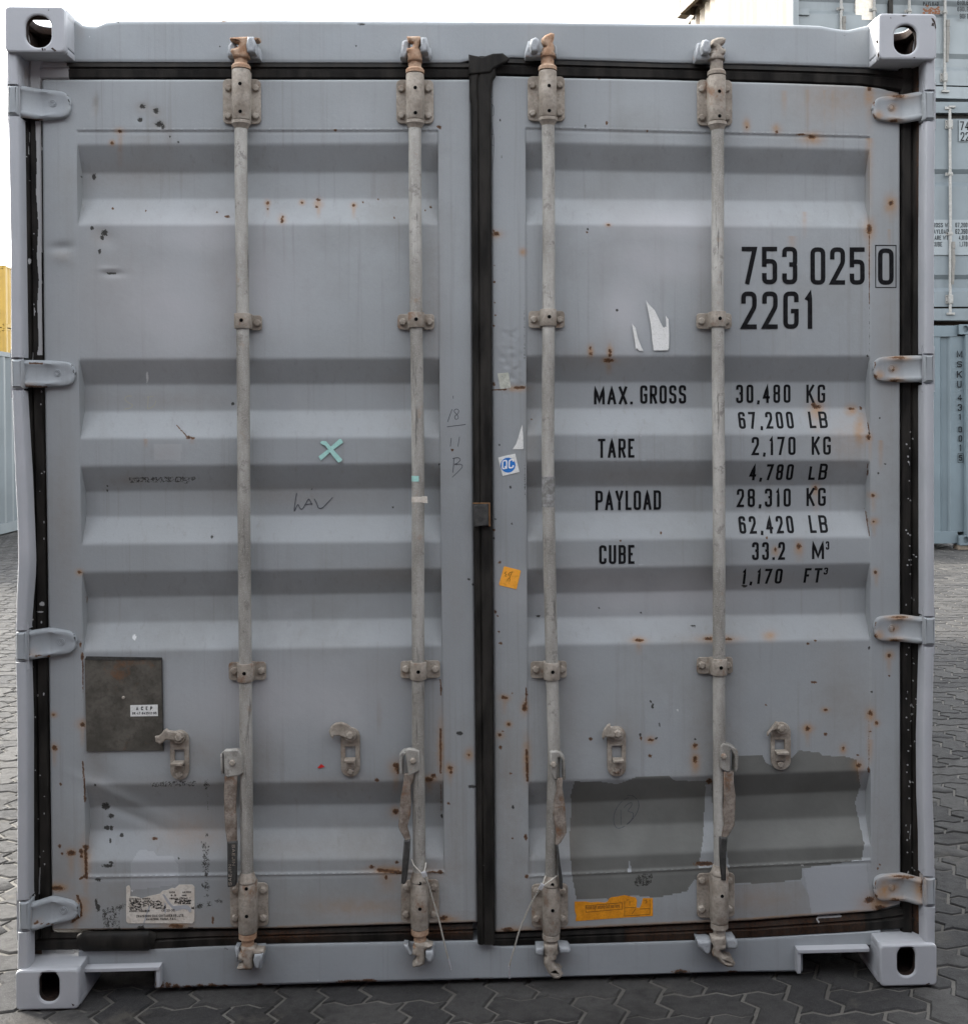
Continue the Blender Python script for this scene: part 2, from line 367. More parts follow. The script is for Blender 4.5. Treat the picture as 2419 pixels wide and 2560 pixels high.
# ------------------------------------------------------------------ stroke lettering
def RR(*p): return list(p)
GL = {
'0': (1, [('c', [(0,0,1),(0,1,1),(1,1,1),(1,0,1)])]), '1': (.6, [('o', [(0,.80,0),(.75,1,0),(.75,0,0)])]),
'2': (1, [('o', [(0,.70,0),(0,1,1),(1,1,1),(1,.60,.5),(0,0,0),(1,0,0)])]),
'3': (1, [('o', [(0,.76,0),(0,1,1),(1,1,1),(1,.53,1),(.45,.53,0)]), ('o', [(.45,.53,0),(1,.53,1),(1,0,1),(0,0,1),(0,.26,0)])]),
'4': (1, [('o', [(.74,0,0),(.74,1,0),(0,.27,0),(1,.27,0)])]),
'5': (1, [('o', [(1,1,0),(0,1,0),(0,.46,0)]), ('o', [(0,.5,0),(0,.63,1),(1,.63,1),(1,0,1),(0,0,1),(0,.27,0)])]),
'6': (1, [('c', [(0,0,1),(0,.6,1),(1,.6,1),(1,0,1)]), ('o', [(0,.3,0),(0,1,1),(1,1,1),(1,.77,0)])]),
'7': (1, [('o', [(0,1,0),(1,1,0),(.32,0,0)])]),
'8': (1, [('c', [(0,0,1),(0,.53,1),(1,.53,1),(1,0,1)]), ('c', [(0,.53,1),(0,1,1),(1,1,1),(1,.53,1)])]),
'9': (1, [('c', [(0,.4,1),(0,1,1),(1,1,1),(1,.4,1)]), ('o', [(1,.7,0),(1,0,1),(0,0,1),(0,.24,0)])]),
'A': (1.1, [('o', [(0,0,0),(.5,1,0),(1,0,0)]), ('o', [(.2,.3,0),(.8,.3,0)])]),
'B': (1, [('o', [(0,0,0),(0,1,0),(1,1,1),(1,.53,1),(0,.53,0)]), ('o', [(0,.53,0),(1,.53,1),(1,0,1),(0,0,0)])]),
'C': (1, [('o', [(1,.72,0),(1,1,1),(0,1,1),(0,0,1),(1,0,1),(1,.28,0)])]),
'D': (1, [('c', [(0,0,0),(0,1,0),(1,1,1),(1,0,1)])]),
'E': (.85, [('o', [(1,1,0),(0,1,0),(0,0,0),(1,0,0)]), ('o', [(0,.52,0),(.9,.52,0)])]),
'F': (.85, [('o', [(1,1,0),(0,1,0),(0,0,0)]), ('o', [(0,.5,0),(.9,.5,0)])]),
'G': (1, [('o', [(1,.74,0),(1,1,1),(0,1,1),(0,0,1),(1,0,1),(1,.47,0),(.5,.47,0)])]),
'H': (1, [('o', [(0,0,0),(0,1,0)]), ('o', [(1,0,0),(1,1,0)]), ('o', [(0,.5,0),(1,.5,0)])]),
'I': (.12, [('o', [(.5,0,0),(.5,1,0)])]), 'J': (.8, [('o', [(1,1,0),(1,0,1),(0,0,1),(0,.25,0)])]),
'K': (1.05, [('o', [(0,0,0),(0,1,0)]), ('o', [(1,1,0),(0,.38,0)]), ('o', [(.32,.58,0),(1,0,0)])]),
'L': (.8, [('o', [(0,1,0),(0,0,0),(1,0,0)])]), 'M': (1.35, [('o', [(0,0,0),(0,1,0),(.5,.1,0),(1,1,0),(1,0,0)])]),
'N': (1.05, [('o', [(0,0,0),(0,1,0),(1,0,0),(1,1,0)])]), 'O': (1, [('c', [(0,0,1),(0,1,1),(1,1,1),(1,0,1)])]),
'P': (1, [('o', [(0,0,0),(0,1,0),(1,1,1),(1,.45,1),(0,.45,0)])]),
'Q': (1, [('c', [(0,0,1),(0,1,1),(1,1,1),(1,0,1)]), ('o', [(.55,.28,0),(1.1,-.06,0)])]),
'R': (1, [('o', [(0,0,0),(0,1,0),(1,1,1),(1,.47,1),(0,.47,0)]), ('o', [(.5,.47,0),(1,0,0)])]),
'S': (1, [('o', [(1,.75,0),(1,1,1),(0,1,1),(0,.55,1),(1,.47,1),(1,0,1),(0,0,1),(0,.26,0)])]),
'T': (1, [('o', [(0,1,0),(1,1,0)]), ('o', [(.5,1,0),(.5,0,0)])]), 'U': (1, [('o', [(0,1,0),(0,0,1),(1,0,1),(1,1,0)])]),
'V': (1.05, [('o', [(0,1,0),(.5,0,0),(1,1,0)])]), 'W': (1.5, [('o', [(0,1,0),(.25,0,0),(.5,.8,0),(.75,0,0),(1,1,0)])]),
'X': (1.05, [('o', [(0,0,0),(1,1,0)]), ('o', [(0,1,0),(1,0,0)])]), 'Y': (1.05, [('o', [(0,1,0),(.5,.42,0),(1,1,0)]), ('o', [(.5,.42,0),(.5,0,0)])]),
'Z': (1, [('o', [(0,1,0),(1,1,0),(0,0,0),(1,0,0)])]), '-': (.5, [('o', [(0,.48,0),(1,.48,0)])]),
}
def round_path(pts, closed, rmax):
    n = len(pts); out = []
    for i, (x, y, r) in enumerate(pts):
        if r <= 0 or (not closed and i in (0, n-1)): out.append((x, y)); continue
        p = Vector((x, y)); a = Vector(pts[i-1][:2]); b = Vector(pts[(i+1) % n][:2])
        la, lb = (a-p).length, (b-p).length; d = min(rmax*r, la*0.5, lb*0.5)
        A = p+(a-p)/la*d; B = p+(b-p)/lb*d
        for k in range(6):
            t = k/5; q = A*(1-t)**2+p*2*t*(1-t)+B*t*t; c = p+(q-p)*0.86 if 0 < k < 5 else q
            out.append((c.x, c.y))
    return out
def ribbon(mb, pts, wdt, mapf, closed=False, mi=0, lift=0.0, step=0.012):
    P = [Vector(p) for p in pts]; Q = []
    m = len(P); segs = m if closed else m-1
    for i in range(segs):                   # densify so the film follows curved steel
        a, b = P[i], P[(i+1) % m]; k = max(1, int((b-a).length/step))
        for j in range(k): Q.append(a+(b-a)*(j/k))
    if not closed: Q.append(P[-1])
    n = len(Q); V = []
    for i, p in enumerate(Q):
        a = Q[i-1] if (i > 0 or closed) else None; b = Q[(i+1) % n] if (i < n-1 or closed) else None
        d0 = (p-a).normalized() if a is not None and (p-a).length > 1e-9 else None; d1 = (b-p).normalized() if b is not None and (b-p).length > 1e-9 else None
        if d0 is None: d0 = d1
        if d1 is None: d1 = d0
        n0 = Vector((-d0.y, d0.x)); n1 = Vector((-d1.y, d1.x)); mm = (n0+n1)
        mm = mm.normalized() if mm.length > 1e-6 else n0
        s = min(1.9, 1/max(0.3, mm.dot(n0))); o = mm*(wdt/2*s)
        V.append(mapf(p.x+o.x, p.y+o.y, lift)); V.append(mapf(p.x-o.x, p.y-o.y, lift))
    F = []
    for i in range(n if closed else n-1):
        j = (i+1) % n; F.append((2*i, 2*j, 2*j+1, 2*i+1))
    mb.add(V, F, mi)
def text(mb, s, width, height, stroke, mapf, gw=0.40, gap=0.13, mi=0, step=0.012, space=0.35):
    """condensed gothic lettering laid into width x height; mapf(a, b, lift)"""
    adv = []; x = 0.0; w0 = gw*height
    for c in s:
        if c == ' ': x += space*height; adv.append(None); continue
        g = (0.30 if c in '.,' else GL[c][0])*w0 if c not in '.,' else stroke*1.15
        if c == 'I': g = stroke
        adv.append((x, g)); x += g+gap*height
    tot = x-gap*height; k = width/tot; lift = 0.0
    for c, a in zip(s, adv):
        if a is None: continue
        x0, g = a[0]*k, a[1]*k; lift += 0.00004
        if c in '.,':
            pts = [(x0+g/2, 0), (x0+g/2, stroke*1.05)] if c == '.' else [(x0+g/2-stroke*.05, -stroke*.6), (x0+g/2+stroke*.2, stroke*1.05)]
            ribbon(mb, pts, stroke, mapf, False, mi, lift, step); continue
        cw, chh = g-stroke, height-stroke; l2 = lift
        for kind, P in GL[c][1]:
            pts = [(x0+stroke/2+px*max(cw, 0), stroke/2+py*chh, r) for px, py, r in P]
            pts = [(a_, min(max(b_, stroke*0 if P[i][2] == 0 and False else b_), 99), r) for i, (a_, b_, r) in enumerate(pts)]
            rp = round_path(pts, kind == 'c', max(cw, 0.001)*0.55)
            if kind == 'o':                 # run open ends out to the cap height / baseline
                for e, f in ((0, 1), (-1, -2)):
                    d = Vector(rp[e])-Vector(rp[f]); q = P[0 if e == 0 else -1]
                    if d.length > 0 and q[1] in (0, 1) and abs(d.y) > abs(d.x): rp[e] = tuple(Vector(rp[e])+d.normalized()*stroke/2)
                    elif d.length > 0 and q[0] in (0, 1) and abs(d.x) > abs(d.y): rp[e] = tuple(Vector(rp[e])+d.normalized()*stroke/2)
            ribbon(mb, rp, stroke, mapf, kind == 'c', mi, l2, step); l2 += 0.00002
def font_text(mb, s, width, height, mapf, mi=0):
    cu = bpy.data.curves.new('tmpt', 'FONT'); cu.body = s; ob = bpy.data.objects.new('tmpt', cu)
    me = bpy.data.meshes.new_from_object(ob)
    X = [v.co.x for v in me.vertices]; Y = [v.co.y for v in me.vertices]
    x0, x1 = min(X), max(X); y1 = max(Y)
    V = [mapf((v.co.x-x0)/(x1-x0)*width, v.co.y/y1*height, 0) for v in me.vertices]
    mb.add(V, [tuple(p.vertices) for p in me.polygons], mi)
    bpy.data.objects.remove(ob); bpy.data.curves.remove(cu); bpy.data.meshes.remove(me)

# ------------------------------------------------------------------ the ground
ZG = -0.004
def ground():
    n = N('joint_sand'); a = n.noise(3, 4); b = n.noise(120, 4, 0.7)
    col = n.mix(n.ramp(a, 0.3, 0.7), (0.075, 0.071, 0.063), (0.14, 0.132, 0.117)); col = n.mix(n.ramp(b, 0.3, 0.7, 0, 0.6), col, (0.07, 0.066, 0.06))
    sand = n.fin(col, 0.95, 0, n.bump(b, 0.6, 0.004), 0.2)
    n = N('concrete_paver'); a = n.noise(1.1, 4); b = n.noise(35, 5, 0.7); c = n.noise(400, 3, 0.7)
    oi = n.new('ShaderNodeObjectInfo').outputs['Random']; tn = n.new('ShaderNodeAttribute', attribute_name='tone').outputs['Fac']
    rnd = n.math('FRACT', n.math('ADD', oi, tn))
    col = n.mix(rnd, (0.024, 0.0238, 0.0243), (0.050, 0.0485, 0.046)); col = n.mix(n.ramp(a, 0.35, 0.7, 0, 0.4), col, (0.07, 0.067, 0.062))
    col = n.mix(n.ramp(b, 0.5, 0.8, 0, 0.5), col, (0.022, 0.022, 0.022)); col = n.mix(n.ramp(c, 0.52, 0.72, 0, 0.5), col, (0.12, 0.115, 0.105)); col = n.mix(n.ramp(n.noise(2.2, 6, .65), .5, .66, 0, .55), col, (0.014, 0.0135, 0.013)); col = n.mix(n.ramp(n.noise(5, 6, .7), .56, .7, 0, .5), col, (0.085, 0.078, 0.066))
    v = n.new('ShaderNodeTexVoronoi'); v.inputs['Scale'].default_value = 9; n.l(n.pos(), v.inputs['Vector'])
    vs = n.new('ShaderNodeSeparateColor'); n.l(v.outputs['Color'], vs.inputs[0])
    chip = n.ramp(n.math('SUBTRACT', n.ramp(vs.outputs[0], 0.9, 1.0, 0, 0.07), v.outputs['Distance']), 0, 0.02); col = n.mix(chip, col, (0.34, 0.33, 0.31))
    pav = n.fin(col, n.ramp(b, 0.3, 0.7, 0.75, 0.95), 0, n.bump(n.math('ADD', b, n.math('MULTIPLY', c, 0.4)), 0.7, 0.006), 0.15)
    n = N('far_yard_paving'); br = n.new('ShaderNodeTexBrick'); br.inputs['Scale'].default_value = 1.0
    mp = n.new('ShaderNodeMapping'); n.l(n.pos(), mp.inputs[0]); n.l(mp.outputs[0], br.inputs['Vector'])
    br.inputs['Brick Width'].default_value = 0.225; br.inputs['Row Height'].default_value = 0.1125; br.inputs['Mortar Size'].default_value = 0.006
    br.inputs['Color1'].default_value = (0.035, 0.035, 0.035, 1); br.inputs['Color2'].default_value = (0.055, 0.054, 0.053, 1); br.inputs['Mortar'].default_value = (0.03, 0.03, 0.028, 1)
    col = n.mix(n.ramp(n.noise(0.5, 5), 0.3, 0.7, 0, 0.4), br.outputs['Color'], (0.07, 0.067, 0.062))
    far = n.fin(col, 0.9, 0, n.bump(br.outputs['Fac'], 0.3, 0.004), 0.15)
    root = bpy.data.objects.new('pavement', None); COL.objects.link(root); root.location = (1.2, 0, ZG); WL[root] = Vector((1.2, 0, ZG))
    tag(root, kind='structure')
    mb = MB(); z = ZG-0.005
    # sheet with cell borders at the paved field so far sheet and near bed never share a plane
    X0, X1, Y0, Y1 = -9.0, 9.9, -5.4, 15.3
    mb.add([(X0, Y0, z), (X1, Y0, z), (X1, Y1, z), (X0, Y1, z)], [(0, 1, 2, 3)])
    mb.build('joint_bed', sand, root)
    mb = MB(); B = 900; zf = ZG-0.001
    for x0, x1, y0, y1 in ((-B, X0, -B, B), (X1, B, -B, B), (X0, X1, -B, Y0), (X0, X1, Y1, B)):
        mb.add([(x0, y0, zf), (x1, y0, zf), (x1, y1, zf), (x0, y1, zf)], [(0, 1, 2, 3)])
    o = mb.build('yard_surface', far, root)
    u = 0.1125; zig = [0, .014, .0, -.014]; ts = [0, .25, .5, .75]
    def block(w, h):
        pts = []
        def edge(ax, ay, dx, dy, L):
            for k in range(L):
                for t, zz in ((0, 0), (.34, .012), (.66, -.012)):
                    s = k+t
                    # displacement is always measured in +normal of the grid line, same for both neighbours
                    if dy == 0:
                        xx = ax+dx*s; fr = xx-math.floor(xx+1e-9); off = np.interp(fr, [0, .34, .66, 1], [0, .085, -.085, 0]) if t else 0; pts.append((xx, ay+off))
                    else:
                        yy = ay+dy*s; fr = yy-math.floor(yy+1e-9); off = np.interp(fr, [0, .34, .66, 1], [0, .15, -.15, 0]) if t else 0; pts.append((ax+off, yy))
        edge(0, 0, 1, 0, w); edge(w, 0, 0, 1, h); edge(w, h, -1, 0, w); edge(0, h, 0, -1, h)
        return [Vector((a*u, b*u)) for a, b in pts]
    def geo(w, h):
        P = block(w, h); n = len(P)
        def inset(d):
            out = []
            for i in range(n):
                a, p, b = P[i-1], P[i], P[(i+1) % n]; d0 = (p-a).normalized(); d1 = (b-p).normalized()
                m_ = (Vector((-d0.y, d0.x))+Vector((-d1.y, d1.x))).normalized(); out.append(p+m_*d)
            return out
        A, Bq, C = inset(.0045), inset(.0055), inset(.0100)
        V = [(p.x, p.y, -.006) for p in A]+[(p.x, p.y, -.004) for p in Bq]+[(p.x, p.y, 0) for p in C]
        F = [(r*n+i, r*n+(i+1) % n, (r+1)*n+(i+1) % n, (r+1)*n+i) for r in (0, 1) for i in range(n)]+[tuple(2*n+i for i in range(n))]
        return V, F
    GH, GV = geo(2, 1), geo(1, 2); rs = random.Random(3)
    blocks = []
    for i in range(int(X0/u)+1, int(X1/u)-1):
        for j in range(int(Y0/u)+1, int(Y1/u)-1):
            k = (i-j) % 4
            if k == 0: blocks.append((i, j, 0))
            elif k == 3: blocks.append((i, j, 1))
    C = np.array([((i+.6)*u, (j+.6)*u, ZG) for i, j, k in blocks]); pu, pv = proj(C)
    vis = (C[:, 1] > CY+0.5) & (pu > -60) & (pu < IW+60) & (pv < IH+90) & (pv > 0)
    hid = (C[:, 0] > 0.1) & (C[:, 0] < 2.34) & (C[:, 1] > 0.9) & (C[:, 1] < 6.3)
    shw = vis & ~((pu > 75) & (pu < 2300) & (pv < 2380))
    dist = np.hypot(C[:, 0]-CX, C[:, 1]-CY); order = np.argsort(np.where(shw, dist, 1e9))[:290]; near = set(int(q) for q in order if shw[q])
    mesh = []
    for V, F in (GH, GV):
        b = MB(); b.add(V, F); me_o = b.build('paver', pav, None, local=True); mesh.append(me_o.data); bpy.data.objects.remove(me_o)
    mb = MB(); tones = []
    keep = (dist < 12.5) | vis
    for q, (i, j, k) in enumerate(blocks):
        dz = rs.uniform(-.002, .0015); x, y = i*u, j*u
        if q in near:
            o = inst(mesh[k], 'paver', root, (x, y, ZG+dz))
        elif keep[q]:
            V, F = (GH, GV)[k]; mb.add([(x+a, y+b_, ZG+dz+c) for a, b_, c in V], F); tones += [rs.random()]*len(V)
        else:
            V, F = (GH, GV)[k]; n = len(V)//3; mb.add([(x+a, y+b_, ZG+dz) for a, b_, c in V[:n]], [tuple(range(n))]); tones += [rs.random()]*n
    o = mb.build('paver', pav, root, angle=50); o['kind'] = 'stuff'
    at = o.data.attributes.new('tone', 'FLOAT', 'POINT'); at.data.foreach_set('value', np.array(tones, np.float32))
ground()
# ================================================================== the grey container in front
YF, YO, YI = 0.072, 0.0742, 0.1085            # door frame face, outer and inner corrugation planes
BOX = empty('shipping_container', (1.219, 0.0, 0.0), 'dented grey container seen square on from its door end, numbered 753 025 0', 'shipping container')

# ---- door leaf geometry
def mkdoor(edgeL, edgeR, fl, fr, top, bot, keys):
    """edgeL/R: traced frame edges; keys: (v at panel left, v at panel right, plane) down the leaf"""
    d = dict(fl=fl, fr=fr); xl = np.mean([U(u, v, YF).x for v, u in edgeL]); 
    def X(v, f):
        a = np.interp(v, [q[0] for q in edgeL], [q[1] for q in edgeL]); b = np.interp(v, [q[0] for q in edgeR], [q[1] for q in edgeR])
        return a+(b-a)*f
    d['top'] = [(U(u, v, YF).x, U(u, v, YF).z) for u, v in top]; d['bot'] = [(U(u, v, YF).x, U(u, v, YF).z) for u, v in bot]
    d['eL'] = [(U(u, v, YF).z, U(u, v, YF).x) for v, u in edgeL][::-1]; d['eR'] = [(U(u, v, YF).z, U(u, v, YF).x) for v, u in edgeR][::-1]
    K = []
    for vl, vr, pl in keys:
        y = {'o': YO, 'i': YI}[pl]; a = U(X(vl, fl), vl, y); b = U(X(vr, fr), vr, y); K.append((a.x, a.z, b.x, b.z, y))
    d['K'] = K; return d
def door_key_z(d, x): return [a[1]+(a[3]-a[1])*(x-a[0])/(a[2]-a[0]) for a in d['K']]
def door_xr(d, z, f):
    a = np.interp(z, [q[0] for q in d['eL']], [q[1] for q in d['eL']]); b = np.interp(z, [q[0] for q in d['eR']], [q[1] for q in d['eR']])
    return a+(b-a)*f
def surf_y(d, x, z):
    if x < door_xr(d, z, d['fl']) or x > door_xr(d, z, d['fr']): return YF
    zz = door_key_z(d, x); ys = [k[4] for k in d['K']]
    if z > zz[0] or z < zz[-1]: return YF
    return float(np.interp(-z, [-q for q in zz], ys))

LK = [(361,358,'o'),(433,431,'i'),(498,497,'i'),(562,560,'o'),(898,895,'o'),(962,959,'i'),(1029,1025,'i'),(1096,1093,'o'),(1166,1158,'o'),(1229,1221,'i'),
      (1292,1287,'i'),(1361,1354,'o'),(1431,1421,'o'),(1495,1481,'i'),(1558,1545,'i'),(1629,1615,'o'),(1963,1952,'o'),(2019,2008,'i'),(2077,2067,'i'),(2155,2146,'o')]
RK = [(355,374,'o'),(424,440,'i'),(497,505,'i'),(560,568,'o'),(889,890,'o'),(956,955,'i'),(1022,1020,'i'),(1087,1086,'o'),(1152,1151,'o'),(1217,1213,'i'),
      (1281,1278,'i'),(1352,1343,'o'),(1423,1408,'o'),(1486,1470,'i'),(1546,1534,'i'),(1614,1599,'o'),(1956,1926,'o'),(2012,1976,'i'),(2073,2040,'i'),(2150,2113,'o')]
LEFT = mkdoor([(197,103),(800,108),(1000,111),(1400,117),(1700,121),(2330,129)], [(197,1179),(250,1177),(1200,1183),(1700,1188),(2330,1194)], .080, .922,
              [(100,197),(700,197),(1180,197)], [(129,2328),(700,2323),(1195,2308)], [(324,324,'o')]+LK+[(2192,2180,'o')])
RIGHT = mkdoor([(187,1227),(1200,1230),(2330,1237)], [(210,2249),(320,2250),(1600,2251),(2290,2252)], .0825, .925,
              [(1227,187),(1400,193),(1660,198),(1990,207),(2150,213),(2200,219),(2250,232)], [(1236,2334),(1880,2304),(2190,2280),(2252,2262)], [(318,340,'o')]+RK+[(2191,2150,'o')])

def build_door(d, items, seed, dents, label):
    K = d['K']; fl, fr = d['fl'], d['fr']
    cols = np.unique(np.concatenate([np.linspace(0, fl, 24), [fl+.0016], np.linspace(fl+.0016, fr-.0016, 300), [fr-.0016], np.linspace(fr, 1, 24)]))
    nkeys = len(K)+2; rows = []
    for i in range(nkeys-1):
        zt = 2.4 if i == 0 else K[i-1][1]; k = None
        if i == 0: L = 0.125
        elif i == nkeys-2: L = 0.13
        else: L = abs(K[i-1][1]-K[i][1])
        k = max(8, int(L/0.0034)); rows += [(i, j/k) for j in range(k)]
    rows.append((nkeys-2, 1.0)); R = len(rows); Cn = len(cols)
    ri = np.array([r[0] for r in rows]); rt = np.array([r[1] for r in rows])
    # z of each key at each column, top and bottom edge traced
    xm = np.array([door_xr(d, 1.3, f) for f in cols])
    KZ = np.zeros((nkeys, Cn)); KY = np.zeros(nkeys)
    KZ[0] = np.interp(xm, [p[0] for p in d['top']], [p[1] for p in d['top']]); KZ[-1] = np.interp(xm, [p[0] for p in d['bot']], [p[1] for p in d['bot']])
    for i, a in enumerate(K): KZ[i+1] = a[1]+(a[3]-a[1])*(xm-a[0])/(a[2]-a[0]); KY[i+1] = a[4]
    KY[0] = KY[-1] = YF; KY[1] = KY[-2] = YO
    Z = KZ[ri]*(1-rt[:, None])+KZ[np.minimum(ri+1, nkeys-1)]*rt[:, None]
    yr = KY[ri]*(1-rt)+KY[np.minimum(ri+1, nkeys-1)]*rt
    yr[ri == 0] = YF; yr[ri == nkeys-2] = YF; 
    ker = np.ones(3)/3; yp = np.convolve(np.pad(yr, 1, 'edge'), ker, 'valid')
    # weld beads
    inside = (cols > fl+.0008) & (cols < fr-.0008)
    Y = np.where(inside[None, :], yp[:, None], YF)*1.0
    eLz, eLx = zip(*d['eL']); eRz, eRx = zip(*d['eR'])
    XL = np.interp(Z, eLz, eLx); XR = np.interp(Z, eRz, eRx); X = XL+(XR-XL)*cols[None, :]
    for kz in (1, nkeys-2):
        dz = Z-KZ[kz][None, :]; bead = 0.0022*np.exp(-(dz/.0028)**2)*(1+.35*np.sin(X*420)*np.sin(X*97)); Y -= np.where(inside[None, :], bead, 0)
        Y += np.where(inside[None, :], .0012*np.exp(-((dz+.006)/.003)**2), 0)
    dx = np.minimum(np.abs(X-door_xr(d, 1.3, fl)), np.abs(X-door_xr(d, 1.3, fr)))
    wv = noise2(X, Z, seed, 10, .5, 3.0)*.0016+noise2(X, Z, seed+5, 8, 4, 9)*.00045
    Y += wv*np.clip(dx*30, 0, 1)*(inside[None, :])+noise2(X, Z, seed+9, 6, .6, 2)*.0006
    uu, vv = proj(np.stack([X, Y, Z], -1).reshape(-1, 3)); uu = uu.reshape(Z.shape); vv = vv.reshape(Z.shape)
    for u0, v0, ru, rv, amp, ang in dents:
        c, s = math.cos(ang), math.sin(ang); a = ((uu-u0)*c+(vv-v0)*s)/ru; b = (-(uu-u0)*s+(vv-v0)*c)/rv; Y += amp*(.62 if amp < 0 or amp > .004 else 1)*np.exp(-a*a-b*b)
    # turned edges of the leaf
    Y[0, :] += .006; Y[-1, :] += .006; Y[:, 0] += .006; Y[:, -1] += .006
    V = np.stack([X, Y, Z], -1).reshape(-1, 3)
    return grid_mesh('door', V, R, Cn, M_PAINT, BOX, items, 60, label)

